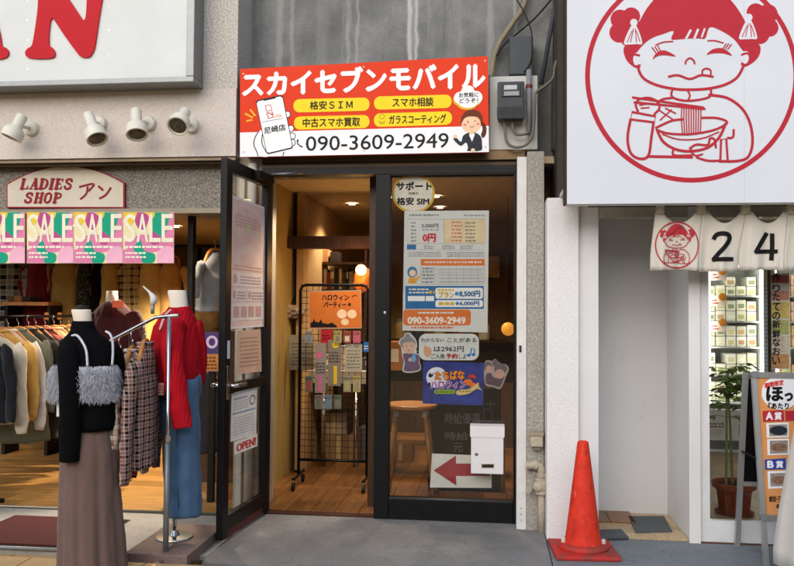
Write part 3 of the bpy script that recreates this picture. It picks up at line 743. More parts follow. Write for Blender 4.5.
draw(pl, 'clerk_face', [ell(468, 121.8, .6, .9, 8), ell(475, 121.2, .6, .9, 8), Stroke([(470, 126.5), (472, 127.5), (474, 126.2)], .5)], P_BLK, os_, .0036)
draw(pl, 'clerk_cheek', [ell(465, 124.8, 1.6, 1.2, 10), ell(478, 124, 1.6, 1.2, 10)], M('#e58a7a', .5), os_, .0038)

# ---- noodle shop sign with the noodle-eating girl emblem
Yg = -.62
ng = thing('noodle_shop_sign', 'large white square sign with a red line emblem of a girl eating noodles', 'sign', A(690, 203, Yg))
gx0 = A(567, 100, Yg).x; gz0 = A(640, 203.5, Yg).z
bx('panel', gx0, gx0 + 2.4, Yg, Yg + .10, gz0, 3.35, M('#d4d8de', .5, 0, .04, 2), ng)
bx('side_trim', gx0 - .012, gx0 - .001, Yg + .01, Yg + .10, gz0 + .002, 3.35, M('#3a2a22', .6), ng)
for x in (.5, 1.3, 2.1): bx('wall_bracket', gx0 + x, gx0 + x + .04, Yg + .101, -.201, 2.3, 2.34, m_blackm, ng)
def emblem(pl, parent, mp, k, mat, mred, white, s=1.0):
    S = lambda P, w=5, c=False, sn=4: Stroke(P, w * s * 1.2, c, sn)
    q = mp
    ring = draw(pl, 'emblem_ring', [Stroke(ell(355, 205, 281, 281, 96), 13 * s, True, 0)], mat, parent, k, q)
    hair = [sm([(172, 128), (192, 112), (212, 62), (245, 8), (300, -42), (355, -55), (410, -42), (462, 2), (495, 50), (520, 105), (540, 125), (536, 152), (516, 172), (494, 180), (502, 152), (486, 128), (468, 105), (436, 84), (404, 74), (392, 103), (376, 104), (350, 104), (326, 106), (300, 106), (306, 84), (278, 92), (246, 104), (218, 128), (204, 152), (214, 184), (192, 176), (176, 156)], 4)]
    draw(pl, 'emblem_hair', hair, mred, parent, k, q)
    for cx, cy, L in ((180, 74, ((162, 52, 26), (192, 44, 24), (160, 88, 27), (188, 100, 27), (180, 72, 36))), (545, 62, ((528, 34, 25), (560, 38, 27), (565, 75, 24), (538, 92, 27), (544, 62, 36)))):
        draw(pl, 'emblem_bun', [ell(a, b, r, n=22) for a, b, r in L], mred, parent, k + .0004, q)
    for dx, dy in ((0, 0), (310, -14)):
        m_ = 1 if dx == 0 else 1
        draw(pl, 'hair_tassel', [ell(199 + dx, 61 + dy, 10, n=14), sm([(192 + dx, 70 + dy), (206 + dx, 70 + dy), (222 + dx, 116 + dy), (206 + dx, 119 + dy), (188 + dx, 120 + dy), (172 + dx, 116 + dy)], 3)], white, parent, k + .0008, q)
        draw(pl, 'emblem_line', [S([(194 + dx, 84 + dy), (181 + dx, 114 + dy)], 2, sn=0), S([(206 + dx, 84 + dy), (215 + dx, 112 + dy)], 2, sn=0), S([(198 + dx, 78 + dy), (190 + dx, 114 + dy)], 2, sn=0), S([(203 + dx, 78 + dy), (206 + dx, 114 + dy)], 2, sn=0)], mat, parent, k + .0012, q)
    draw(pl, 'fringe_gap', [S([(340, 104), (352, 82)], 5, sn=0), S([(362, 104), (372, 80)], 5, sn=0), S([(382, 100), (390, 78)], 4, sn=0)], white, parent, k + .0008, q)
    draw(pl, 'emblem_ear', [ell(206, 162, 15, 19), ell(500, 156, 14, 18)], white, parent, k + .0008, q)
    lines = [S([(214, 176), (212, 188), (226, 212), (262, 230), (310, 240), (350, 242), (400, 239), (446, 228), (478, 208), (494, 178), (490, 172)], 6),
             S([(214, 150), (198, 148), (194, 162), (200, 178), (214, 178)], 5), S([(490, 148), (506, 144), (512, 156), (506, 172), (492, 176)], 5),
             S([(258, 122), (278, 114), (304, 112)], 3), S([(398, 110), (418, 110), (440, 116)], 3),
             S([(248, 128), (258, 142)], 2.5, sn=0), S([(256, 126), (264, 139)], 2.5, sn=0), S([(264, 124), (270, 137)], 2.5, sn=0), S([(462, 120), (452, 133)], 2.5, sn=0), S([(455, 118), (446, 131)], 2.5, sn=0), S([(448, 118), (440, 130)], 2.5, sn=0),
             S([(338, 172), (340, 164), (350, 157), (360, 163), (363, 172)], 4), S([(293, 207), (318, 203), (350, 213), (380, 203), (412, 207)], 5), S([(384, 203), (384, 190), (395, 185), (406, 190), (406, 203)], 4),
             S([(303, 240), (303, 262), (345, 272), (402, 262), (406, 240)], 5), S([(345, 246), (350, 258), (345, 270)], 4),
             S([(402, 256), (450, 264), (490, 292), (512, 332), (519, 382), (508, 422), (480, 434), (430, 435)], 6),
             S([(303, 264), (276, 268), (262, 280)], 5),
             S([(194, 302), (258, 314), (254, 330), (190, 322)], 5, True, 0), S([(190, 322), (182, 372), (190, 412), (214, 428), (238, 420), (246, 372), (252, 330)], 6), S([(240, 422), (300, 423), (356, 424)], 6),
             S([(210, 300), (204, 282), (214, 268), (240, 264), (262, 274), (268, 292), (254, 308)], 5), S([(214, 284), (236, 280)], 3), S([(218, 292), (240, 290)], 3),
             S([(196, 263), (386, 290)], 5, sn=0), S([(200, 276), (390, 294)], 5, sn=0),
             S([(258, 345), (300, 326), (330, 322)], 5), S([(382, 318), (420, 318), (447, 326), (446, 336), (410, 352), (350, 362), (292, 360), (260, 350)], 5),
             S([(262, 352), (278, 382), (310, 402), (350, 408), (396, 399), (428, 372), (446, 334)], 6), S([(305, 404), (308, 419), (356, 419)], 5), S([(276, 362), (320, 376), (380, 374), (428, 356)], 3),
             S([(350, 400), (368, 390), (398, 391), (404, 374), (416, 376), (420, 398)], 5), S([(350, 400), (360, 408), (378, 405)], 4), S([(356, 412), (366, 420), (384, 416)], 4), S([(368, 424), (384, 430), (404, 434), (430, 433)], 5),
             S([(434, 376), (448, 374), (452, 432), (432, 433)], 5, True, 0), S([(452, 372), (466, 370), (468, 350)], 5),
             S([(268, 298), (304, 322)], 3, sn=0), S([(300, 296), (270, 324)], 3, sn=0), S([(284, 292), (312, 306)], 3, sn=0)]
    lines += [S([(328 + i * 6.4, 290), (327 + i * 6.6, 320), (330 + i * 6, 358)], 2.6) for i in range(9)]
    draw(pl, 'emblem_line', lines, mat, parent, k + .0012, q)
    draw(pl, 'emblem_eye', [sm([(250, 160), (260, 143), (282, 136), (312, 152), (284, 149), (264, 151)], 4), sm([(395, 148), (412, 133), (440, 131), (464, 150), (440, 144), (412, 144)], 4)], mred, parent, k + .0012, q)
draw(YP(Yg), 'panel_seam', [Stroke([(744, -20), (744.5, 203)], .3, False, 0)], M('#b4bac6', .5), ng, .0005)
m_emb = M('#b32836', .5, 0, .04)
emblem(YP(Yg), ng, lambda x, y: (560 + x / 2.697, y / 2.697), .001, m_emb, m_emb, M('#d4d8de', .5, 0, .04, 2))
# ================================================================== the open glass door
H0, H1 = Vector((-1.412, -.005, 0)), Vector((-1.478, -.685, 0))
du = (H1 - H0); DL = du.length; du.normalize()
dn = Vector((0, 0, 1)).cross(du)                 # faces the camera side (+x)
if dn.x < 0: dn = -dn
gd = thing('glass_door', 'open black framed glass door covered in paper notices', 'door', H0)
def dbox(name, a0, a1, z0, z1, t0, t1, mat, parent=gd, bev=0):
    bm = bmesh.new()
    box(bm, a0, a1, t0, t1, z0, z1, bev)
    for v in bm.verts: v.co = H0 + du * v.co.x + dn * v.co.y + Vector((0, 0, v.co.z))
    return ob(name, bm, mat, parent)
dbox('hinge_stile', .0, .065, .03, 2.155, -.02, .02, m_black, bev=.003)
dbox('free_stile', DL - .075, DL, .03, 2.155, -.02, .02, m_black, bev=.003)
dbox('top_rail', .066, DL - .076, 2.085, 2.155, -.018, .018, m_black)
dbox('middle_rail', .066, DL - .076, .83, .885, -.018, .018, m_black)
dbox('bottom_rail', .066, DL - .076, .075, .15, -.018, .018, m_black)
dbox('kick_strip', .03, DL - .04, .022, .073, -.012, .012, M('#5a332a', .55))
dbox('upper_pane', .0661, DL - .0761, .886, 2.084, -.003, .003, m_glassm)
dbox('lower_pane', .0661, DL - .0761, .151, .829, -.003, .003, m_glassm)
hp = H0 + du * (DL - .036) + Vector((0, 0, .88))
dbox('lock_plate', DL - .055, DL - .02, .80, .99, .0205, .028, m_chrome, bev=.002)
bm = bmesh.new(); tube(bm, [hp + dn * .02, hp + dn * .07, hp + dn * .075 - du * .02, hp + dn * .075 - du * .13], .011, 10); h_ = ob('lever_handle', bm, m_chrome, gd, True)
bm = bmesh.new(); tube(bm, [hp - dn * .02, hp - dn * .07, hp - dn * .075 - du * .13], .011, 10); ob('lever_handle', bm, m_chrome, gd, True)
dbox('push_label', DL - .06, DL - .03, 1.03, 1.13, .0205, .023, M('#cfd6e6', .4))
dbox('closer_body', .06, .30, 2.10, 2.15, .02, .06, m_blackm, bev=.004)
tb('closer_arm', [H0 + du * .1 + dn * .06 + Vector((0, 0, 2.155)), Vector((-1.17, -.07, 2.172)), Vector((-1.24, .02, 2.175))], .008, M('#777', .35, .8), gd, 8) if False else tb('closer_arm', [H0 + du * .1 + dn * .06 + Vector((0, 0, 2.155)), Vector((-1.17, -.07, 2.172)), Vector((-1.24, .02, 2.175))], .008, M('#77787a', .35, .8), gd, 8)
for z in (.25, 1.95): lt('hinge', [(.012, 0), (.012, .09)], tuple(H0 + Vector((.0, -.012, z))), m_blackm, gd, 10)
def Dfn(x, y):
    d = ray(x, y); o = H0 + dn * .004; return CAM + d * ((o - CAM).dot(dn) / d.dot(dn))
pd = Plane(Dfn, dn)
def sheet(name, label, pl, q, mat, cat='poster', group=None, t=.001):
    r = thing(name, label, cat, pl.p((q[2][0] + q[3][0]) / 2, (q[2][1] + q[3][1]) / 2), group)
    prism('sheet', [pl.p(x, y, .0) for x, y in q], pl.n * t, mat, r)
    return r
def qm(q, n=100):
    """map 0..n paper coordinates into a measured quad"""
    tl, tr, br, bl = [Vector(p) for p in q]
    def f(u, v):
        u, v = u / n, v / n; p = tl * (1 - u) * (1 - v) + tr * u * (1 - v) + br * u * v + bl * (1 - u) * v; return (p.x, p.y)
    return f
q = [(230, 194.5), (264.3, 207), (265.5, 326.5), (228.6, 329.5)]
r = sheet('door_poster', 'tall pale pink poster in the upper glass of the open door', pd, q, M('#ecd2ca', .45, 0, .06)); f = qm(q)
draw(pd, 'pale_border', [Stroke([(1, 1), (99, 1), (99, 99), (1, 99)], 2, True, 0)], M('#f4efec', .4), r, .0014, f)
draw(pd, 'faded_picture', [sm([(10, 20), (30, 8), (70, 8), (92, 20), (88, 40), (60, 34), (30, 38), (14, 40)]), ell(28, 28, 8, 5), ell(72, 30, 9, 5), ell(50, 46, 20, 5)], M('#e8c8c0', .45), r, .0016, f)
draw(pd, 'faded_picture', [ell(20, 30, 5, 3), ell(55, 22, 12, 5), ell(82, 26, 5, 4)], M('#dccfae', .45), r, .002, f)
text(pd, 'lettering', 'ハロウィン', (24, 45, 78, 49), M('#efdcd6', .5), r, .0022, 0, 0, f)
draw(pd, 'white_box', [rect(7, 57, 94, 67.5), rect(7, 69, 46, 79), rect(50, 69, 94, 79), rect(7, 80.5, 94, 94)], M('#efe3de', .45), r, .0018, f)
draw(pd, 'faint_print', scribble(14, 12, 86, 22, 4, 12, .3, 4, 14) + scribble(12, 50.5, 90, 55.5, 2, 13, .35, 4, 12), M('#dcb2aa', .45), r, .0024, f)
draw(pd, 'small_print', scribble(30, 59, 88, 66, 3, 2, .4, 3, 9) + scribble(22, 71, 44, 78, 3, 3, .4, 3, 7) + scribble(62, 71, 92, 78, 3, 4, .4, 3, 7), M('#b7a3a8', .45), r, .0022, f)
draw(pd, 'small_picture', [ell(16, 62, 6, 4, 12), ell(14, 74, 4, 3.4, 12), ell(56, 74, 4, 3.4, 12)] + [rect(12 + i * 20, 83, 28 + i * 20, 91.5) for i in range(4)], M('#cfaaa4', .45), r, .0022, f)
q = [(237.5, 331), (260.5, 329), (261.5, 371.5), (236.5, 374.5)]
r = sheet('door_notice', 'small beige notice directly under the pink door poster', pd, q, M('#cfae98', .5)); f = qm(q)
draw(pd, 'small_print', scribble(12, 14, 88, 86, 8, 9, .3, 6, 22), M('#b48f7c', .5), r, .0014, f)
q = [(231.5, 394), (257, 387), (256, 434.5), (230.4, 442)]
r = sheet('door_notice', 'white printed form in the lower glass of the open door', pd, q, M('#dcdcda', .5)); f = qm(q)
draw(pd, 'form_line', [rect(5, 42, 95, 45), rect(8, 12, 60, 15)], M('#7f93b4', .5), r, .0014, f)
draw(pd, 'form_stamp', [Stroke(ell(82, 24, 10, 9, 16), 3, True, 0)], M('#5f666f', .5), r, .0014, f)
draw(pd, 'small_print', scribble(8, 18, 66, 38, 4, 4, .3, 6, 20) + scribble(8, 50, 92, 90, 7, 5, .25, 6, 22), M('#a9adb5', .5), r, .0014, f)
q = [(234.2, 442.5), (257.2, 433.5), (257.4, 446), (234.4, 455)]
r = sheet('open_sign', 'small white sign reading OPEN in red at the bottom of the door notices', pd, q, M('#e4e0dc', .5), 'sign'); f = qm(q)
text(pd, 'lettering', 'OPEN!', (10, 22, 92, 82), M('#c0453f', .5), r, .0014, 2, 0, f)

# ================================================================== print behind the shop window
Yw = .032
pw = YP(Yw)
r = thing('round_sticker', 'round gold rimmed sticker at the top of the shop window', 'sticker', A(413, 212, Yw))
bm = bmesh.new()
prism('gold_rim', [pw.p(x, y) for x, y in ell(413.5, 193.5, 21.5, 19.6, 48)], (0, .001, 0), M('#d8b23c', .4), r)
draw(pw, 'white_disc', [ell(413.5, 193.5, 19.2, 17.4, 48)], M('#e6dfd2', .45), r, .0008)
text(pw, 'lettering', 'サポート', (396.5, 182, 431.5, 190), P_BLK, r, .0016, .45)
text(pw, 'lettering', '充実の', (408.5, 192.2, 418.5, 194.6), P_BLK, r, .0016, .05)
text(pw, 'lettering', '格安 SIM', (397, 197.5, 429, 205), P_BLK, r, .0016, .35)

q = [(404.5, 211), (489, 210.5), (487.5, 332.5), (402.5, 330.5)]
r = sheet('price_poster', 'tall white price list poster with blue and orange blocks on the window', pw, q, M('#d7d8d6', .45, 0, .04))
c = lambda x, y: (395 + x / 4.35, 205 + y / 4.35)
def cr(x0, y0, x1, y1): return [c(x0, y0), c(x1, y0), c(x1, y1), c(x0, y1)]
def ct(x0, y0, x1, y1): return (*c(x0, y0), *c(x1, y1))
draw(pw, 'beige_table', [cr(213, 62, 392, 166)], M('#e2cfa6', .5), r, .0012)
draw(pw, 'orange_block', [cr(112, 235, 390, 264), [c(*p) for p in rrect(36, 455, 330, 524, 14)]], M('#e0793c', .5), r, .0012)
draw(pw, 'blue_block', [cr(52, 172, 92, 193), cr(45, 352, 386, 452)], M('#2f6ea6', .5), r, .0012)
draw(pw, 'white_block', [[c(*p) for p in rrect(176, 360, 382, 408, 10)], [c(*p) for p in rrect(176, 414, 382, 444, 8)], cr(56, 396, 130, 418), cr(134, 396, 170, 418)], P_WHT, r, .0018)
draw(pw, 'table_line', [Stroke([c(52, 62), c(392, 62), c(392, 168), c(52, 168)], .35, True, 0), Stroke([c(213, 62), c(213, 168)], .35, False, 0), Stroke([c(52, 195), c(388, 195)], .3, False, 0)] + [Stroke([c(112, y), c(390, y)], .25, False, 0) for y in (284, 300, 316, 332, 345)] + [Stroke([c(112 + i * 31, 264), c(112 + i * 31, 345)], .22, False, 0) for i in range(10)], M('#8a8d92', .5), r, .0014)
text(pw, 'lettering', '3,000円', ct(116, 82, 188, 100), M('#4a4a50', .5), r, .0016, .12)
text(pw, 'lettering', '0円', ct(122, 126, 176, 160), M('#cf3a4a', .5), r, .0016, .5)
text(pw, 'lettering', '8,500円', ct(280, 374, 370, 400), M('#2f5f96', .5), r, .0024, .3)
text(pw, 'lettering', '6,000円', ct(282, 419, 366, 438), M('#2f5f96', .5), r, .0024, .25)
text(pw, 'lettering', 'プラン', ct(190, 378, 258, 403), M('#d0a92c', .5), r, .0024, .35)
text(pw, 'lettering', '090-3609-2949', ct(56, 488, 306, 516), M('#f4ece2', .5), r, .0024, .4)
draw(pw, 'red_price', [x for i in range(6) for x in scribble(*ct(246, 70 + i * 16, 292, 80 + i * 16), 1, i, .55, 1.5, 3)], M('#d2626a', .5), r, .0018)
draw(pw, 'small_print', scribble(*ct(62, 38, 190, 50), 1, 1, .6) + scribble(*ct(300, 40, 392, 50), 1, 2, .5) + scribble(*ct(70, 70, 92, 164), 6, 3, .4) + scribble(*ct(306, 70, 352, 164), 6, 4, .35) + scribble(*ct(118, 104, 190, 112), 1, 5, .5) + scribble(*ct(126, 174, 170, 192), 2, 6, .4) + scribble(*ct(205, 174, 260, 192), 2, 7, .4) + scribble(*ct(285, 174, 340, 192), 2, 8, .4) + scribble(*ct(60, 202, 200, 226), 3, 9, .3) + scribble(*ct(226, 202, 385, 226), 3, 10, .3) + scribble(*ct(118, 268, 168, 342), 5, 11, .35) + scribble(*ct(190, 270, 386, 342), 5, 12, .2, .5, .9), M('#84888f', .5), r, .0018)
draw(pw, 'orange_print', scribble(*ct(70, 526, 252, 540), 1, 13, .6) + scribble(*ct(180, 470, 200, 470.1), 1, 1, .1), M('#dd7a45', .5), r, .0018)
draw(pw, 'pale_print', scribble(*ct(60, 360, 146, 388), 2, 14, .45, 2, 5) + scribble(*ct(100, 462, 262, 476), 1, 15, .5, 1.5, 4) + scribble(*ct(130, 242, 380, 256), 1, 16, .5, 1, 3), M('#e9e6dc', .5), r, .0026)
draw(pw, 'yellow_print', scribble(*ct(148, 370, 172, 388), 1, 17, .7, 2, 4) + scribble(*ct(186, 364, 256, 376), 1, 18, .7, 2, 4) + scribble(*ct(190, 420, 260, 438), 1, 19, .7, 3, 6), M('#d6b63a', .5), r, .0027)
draw(pw, 'blue_dot', [ell(*c(269, 386), 2, n=12), ell(*c(271, 428), 1.8, n=12)], M('#3d8fd0', .5), r, .0024)
draw(pw, 'helper_hair', [ell(*c(75, 292), 5, 5.6, 20)], M('#3d7fb0', .5), r, .0016)
draw(pw, 'helper_face', [ell(*c(77, 296), 3.3, 3.4, 18), ell(*c(104, 302), 1.3, 1.5, 10)], M('#efcfb0', .5), r, .002)
draw(pw, 'helper_shirt', [sm([c(58, 330), c(64, 316), c(78, 314), c(92, 318), c(104, 304), c(108, 312), c(94, 332), c(90, 340), c(60, 340)], 3)], M('#e3a13a', .5), r, .0018)

# cut-outs and notices
r = thing('paper_cutout', 'paper cut-out of a grey haired lady in a purple kimono on the window', 'cutout', A(410, 373, Yw))
c = lambda x, y: (395 + x / 6.29, 325 + y / 6.29)
prism('white_margin', [pw.p(*c(*p)) for p in sm([(36, 130), (22, 120), (30, 90), (55, 75), (60, 55), (85, 48), (105, 60), (130, 90), (140, 130), (132, 170), (152, 190), (155, 235), (162, 255), (158, 285), (110, 300), (60, 298), (46, 280), (56, 230), (44, 190)])], (0, .001, 0), M('#cfcac6', .5), r)
draw(pw, 'kimono', [sm([c(*p) for p in ((50, 185), (70, 178), (110, 180), (150, 192), (150, 235), (158, 258), (150, 282), (100, 292), (56, 285), (62, 240))], 3)], M('#6c5876', .5), r, .0012)
draw(pw, 'hair', [sm([c(*p) for p in ((36, 125), (34, 98), (60, 78), (66, 58), (88, 56), (100, 74), (126, 98), (132, 130), (116, 110), (70, 108), (50, 120), (54, 150))], 3)], M('#8d8a92', .5), r, .0016)
draw(pw, 'face', [ell(*c(88, 140), 6.2, 6.4, 22), ell(*c(96, 218), 2, 2, 12)], M('#dab399', .5), r, .0014)
draw(pw, 'blue_cup', [ell(*c(118, 208), 2.4, 4, 16)], M('#6fa3cf', .5), r, .002)
draw(pw, 'face_line', [Stroke([c(66, 136), c(72, 131), c(78, 135)], .5), Stroke([c(98, 134), c(104, 130), c(110, 134)], .5), Stroke([c(80, 158), c(88, 162), c(96, 157)], .5)], M('#6b4a40', .5), r, .002)
r = thing('handwritten_notice', 'speech bubble notice with handwritten Japanese and a blue music note', 'notice', A(449, 361, Yw))
prism('bubble', [pw.p(*c(*p)) for p in rrect(150, 55, 528, 222, 46)], (0, .001, 0), M('#d6d8d4', .5), r)
m_ink = M('#3a3d40', .6)
text(pw, 'handwriting', 'わからない', (*c(166, 82), *c(308, 106)), m_ink, r, .0014, .08)
text(pw, 'handwriting', 'ことがある', (*c(330, 80), *c(512, 108)), m_ink, r, .0014, .08)
text(pw, 'handwriting', 'は2962円', (*c(246, 134), *c(432, 168)), m_ink, r, .0014, .12)
text(pw, 'handwriting', 'ご入用', (*c(228, 182), *c(310, 212)), m_ink, r, .0014, .1)
text(pw, 'handwriting', '予約', (*c(322, 180), *c(392, 212)), M('#b0323c', .5), r, .0014, .25)
text(pw, 'handwriting', 'しよ', (*c(402, 184), *c(448, 212)), m_ink, r, .0014, .1)
draw(pw, 'music_note', [ell(*c(464, 190), 2, 1.5, 12), ell(*c(494, 186), 2, 1.5, 12), Stroke([c(474, 190), c(482, 144), c(500, 152), c(500, 186)], 1.1, False, 0)], M('#2f7cc4', .5), r, .0016)
draw(pw, 'hand_drawing', [ell(*c(206, 168), 3.8, 5.4, 18), ell(*c(190, 146), 1.6, 2.6, 12)], M('#d9a481', .5), r, .0016)

q = [c(176, 228), c(560, 238), c(556, 506), c(174, 494)]
r = sheet('halloween_poster', 'dark blue halloween event poster with a full moon on the window', pw, q, (lambda b: b.done(b.ramp(b.noise(12, 5), [(.3, '#1d1a5c'), (.55, '#263a8c'), (.75, '#3b2f86')]), .35))(NB('night_print')))
pl2 = YP(Yw - .002)
draw(pl2, 'moon', [ell(*c(262, 330), 10.4, 10.4, 30)], M('#dfe3ee', .4), r, .0005)
draw(pl2, 'bat', [sm([c(*p) for p in ((208, 320), (222, 300), (232, 312), (244, 296), (238, 322), (222, 330))], 3), sm([c(*p) for p in ((206, 370), (218, 360), (226, 372), (214, 392))], 3)], M('#1f1d46', .5), r, .0008)
text(pl2, 'lettering', 'たちばな', ((c(252, 292)), (c(436, 286)), (c(436, 340)), (c(252, 346))), M('#5a1c14', .5), r, .001, .9)
text(pl2, 'lettering', 'たちばな', ((c(252, 292)), (c(436, 286)), (c(436, 340)), (c(252, 346))), M('#f0902c', .4), r, .0016, .35)
text(pl2, 'lettering', 'ハロウィン', ((c(226, 352)), (c(446, 348)), (c(446, 398)), (c(226, 402))), M('#ead6ee', .5), r, .001, .75)
text(pl2, 'lettering', 'ハロウィン', ((c(226, 352)), (c(446, 348)), (c(446, 398)), (c(226, 402))), M('#8c3f94', .4), r, .0016, .3)
draw(pl2, 'green_strip', [[c(*p) for p in rrect(246, 406, 378, 434, 12)]], M('#86a53a', .5), r, .001)
draw(pl2, 'ribbon', [sm([c(*p) for p in ((384, 418), (420, 406), (460, 404), (500, 380), (524, 362), (528, 388), (546, 410), (512, 402), (470, 430), (420, 440), (392, 438))], 3)], M('#d9c07a', .5), r, .0018)
draw(pl2, 'pumpkin', [ell(*c(460, 360), 4.4, 3.2, 18), ell(*c(490, 378), 3.4, 2.6, 18)], M('#e8731f', .5), r, .0014)
draw(pl2, 'witch_hat', [sm([c(*p) for p in ((456, 330), (480, 308), (504, 318), (508, 336), (480, 332))], 3)], M('#c4312a', .5), r, .0016)
draw(pl2, 'small_print', scribble(*c(404, 412), *c(500, 424), 1, 3, .4, 1.5, 4) + scribble(*c(256, 416), *c(368, 426), 1, 5, .4, 1.5, 4), M('#4d3a1c', .5), r, .0022)
draw(pl2, 'blue_mark', scribble(*c(240, 446), *c(520, 486), 3, 8, .5, 2, 7), M('#2b4fb0', .5), r, .001)

r = thing('paper_cutout', 'paper cut-out of two hugging figures right of the halloween poster', 'cutout', A(497, 388, Yw))
prism('white_margin', [pw.p(*c(*p)) for p in sm([(566, 370), (562, 250), (580, 222), (610, 226), (632, 214), (660, 240), (700, 250), (716, 276), (700, 320), (664, 400), (620, 390)])], (0, .001, 0), M('#a79d98', .5), r)
draw(pw, 'figure_clothes', [sm([c(*p) for p in ((572, 366), (574, 310), (600, 300), (622, 330), (660, 330), (690, 310), (662, 388), (620, 380))], 3)], M('#5d4a58', .5), r, .0012)
draw(pw, 'figure_hair', [ell(*c(584, 262), 4.0, 5.2, 18), ell(*c(664, 276), 6.4, 5.6, 20), ell(*c(630, 240), 3.2, 3.4, 16)], M('#6f6068', .5), r, .0014)
draw(pw, 'figure_face', [ell(*c(590, 278), 3.0, 4.0, 18), ell(*c(658, 308), 5.0, 4.8, 20)], M('#c2988a', .5), r, .0018)

r = thing('arrow_sheet', 'white sheet with a dull red arrow pointing left low on the window', 'notice', A(460, 488, Yw))
q = [(432, 453.5), (492, 456), (491.5, 488), (430, 487.5)]
prism('sheet', [pw.p(*p) for p in q], (0, .001, 0), M('#dcdbd4', .5, 0, .10), r)
draw(pw, 'red_arrow', [[(433.5, 470.5), (456, 455.5), (456, 463.5), (490, 463.5), (490, 476), (456, 476), (456.5, 485.5)]], M('#a03a44', .5), r, .0008)

# ---- mailbox hung on the window
mb = thing('mailbox', 'small white metal mailbox with a scalloped lid on the window', 'mailbox', A(488, 474, -.09))
x0, x1, z0, z1 = A(471, 450, -.10).x, A(503.5, 450, -.10).x, A(488, 474, -.10).z, A(488, 428, -.10).z
m_mb = M('#dcdad8', .35, 0, .04)
bx('case', x0, x1, -.10, .0, z0, z1, m_mb, mb, .004)
lid = [Vector((x0 - .006, -.104, z1 + .012)), Vector((x1 + .006, -.104, z1 + .012))]
n = 7; w_ = (x1 - x0 + .012) / n
for i in range(n):
    for k in range(4): lid.append(Vector((x1 + .006 - (i + k / 4) * w_, -.104, z1 - .05 - .012 * math.sin(PI * k / 4))))
lid.append(Vector((x0 - .006, -.104, z1 - .05)))
prism('scalloped_lid', lid, (0, .003, 0), m_mb, mb)
bx('lid_top', x0 - .006, x1 + .006, -.101, .0, z1 + .002, z1 + .012, m_mb, mb)
pm = YP(-.1)
draw(pm, 'lock', [[(476.5, 452.5), (478.7, 454.5), (476.5, 456.5), (474.3, 454.5)]], M('#6a6256', .4), mb, .001)
draw(pm, 'slot', [rect(481.5, 464, 494, 468)], M('#6d6350', .5), mb, .001)
draw(pm, 'slot', [rect(482.5, 464.8, 493, 467)], M('#2a2018', .6), mb, .002)

# ---- electricity meter on its board
me_ = thing('electricity_meter', 'grey electricity meter on a white board beside the orange sign', 'meter', A(513, 155, -.03))
pxbox('back_board', 489.5, 76, 537.5, 149.5, -.03, .19, m_wallpaint('board_paint', '#c9c9c3'), me_, .004)
pxbox('meter_body', 497.5, 81, 524.5, 118, -.13, -.031, M('#43464b', .35, 0, .15), me_, .012)
pxbox('dial_window', 501.5, 83.5, 521, 96.5, -.137, -.131, M('#2b2e33', .15, 0, .1), me_, .003)
pxbox('counter', 504, 85, 517, 89.5, -.1395, -.1375, M('#b9bcbe', .3), me_)
pxbox('counter', 504, 91.2, 519, 95.5, -.1395, -.1375, M('#989ca0', .3), me_)
pxbox('terminal_cover', 497, 106.5, 524.8, 118.5, -.142, -.131, M('#35373b', .45), me_, .003)
for i in range(6): pxbox('cover_rib', 501 + i * 3.6, 108.5, 502.4 + i * 3.6, 113, -.1445, -.1425, M('#33353a', .5), me_)
cab = M('#6e6a63', .6)
tb('cable', [A(*p, -.09) for p in smooth([(504, 118), (505, 130), (507, 142), (514, 147), (524, 146), (530, 140), (533.5, 128), (535, 100), (536.5, 92), (545, 86), (553, 78), (555, 66), (560, 55)], 5)], .009, cab, me_)
tb('cable', [A(*p, -.09) for p in smooth([(512, 118), (513, 128), (516, 134), (523, 134.5), (529, 132)], 5)], .009, cab, me_)
tb('conduit', [A(529, 70, -.07), A(529, 135, -.07)], .017, M('#84868a', .5), me_)
lt('conduit_clip', [(.02, 0), (.02, .02)], tuple(A(529, 88, -.07)), M('#7a3b34', .5), me_, 12)
jb = tag(pxbox('junction_box', 509.5, 36, 532, 74, .05, .2, M('#4b4f52', .5, 0, .1), None, .006), 'dark grey metal box on the wall above the electricity meter', 'box')
tag(tb('conduit_pipe', [A(*p, .15) for p in smooth([(530, -40), (525, 2), (512, 24), (500, 42), (494, 58), (491, 78)], 6)], .017, M('#8a7f69', .7, 0, .2)), 'beige bent conduit running down to the meter board', 'pipe')
tag(tb('black_cable', [A(*p, .14) for p in smooth([(556, -6), (535, 18), (514, 36), (503, 46), (497, 56)], 6)], .006, m_black), 'thin black cable slanting from the meter to the upper right', 'cable')
tag(tb('black_cable', [A(*p, .04) for p in smooth([(510, -10), (524, 12), (532, 35), (531, 60), (524, 72)], 6)], .004, m_black), 'thin black cable looping over the grey box', 'cable')
tag(tb('grey_conduit', [A(*p, .1) for p in ((559, -30), (556, 0), (541, 84))], .015, M('#4e5054', .5)), 'straight grey conduit slanting down beside the meter', 'pipe')
tag(tb('drain_pipe', [A(*p, .02) for p in smooth([(566, -30), (566, 30), (563, 50), (557, 68), (556, 110), (556, 152)], 6)], .03, M('#3a3a38', .6, 0, .25)), 'dark drain pipe in the gap beside the white emblem sign', 'pipe')
tb_ = tag(bx('ledge_block', .205, .33, .02, .195, 2.25, 2.31, M('#8f887d', .7)), 'small concrete ledge under the meter board', 'ledge') if False else None

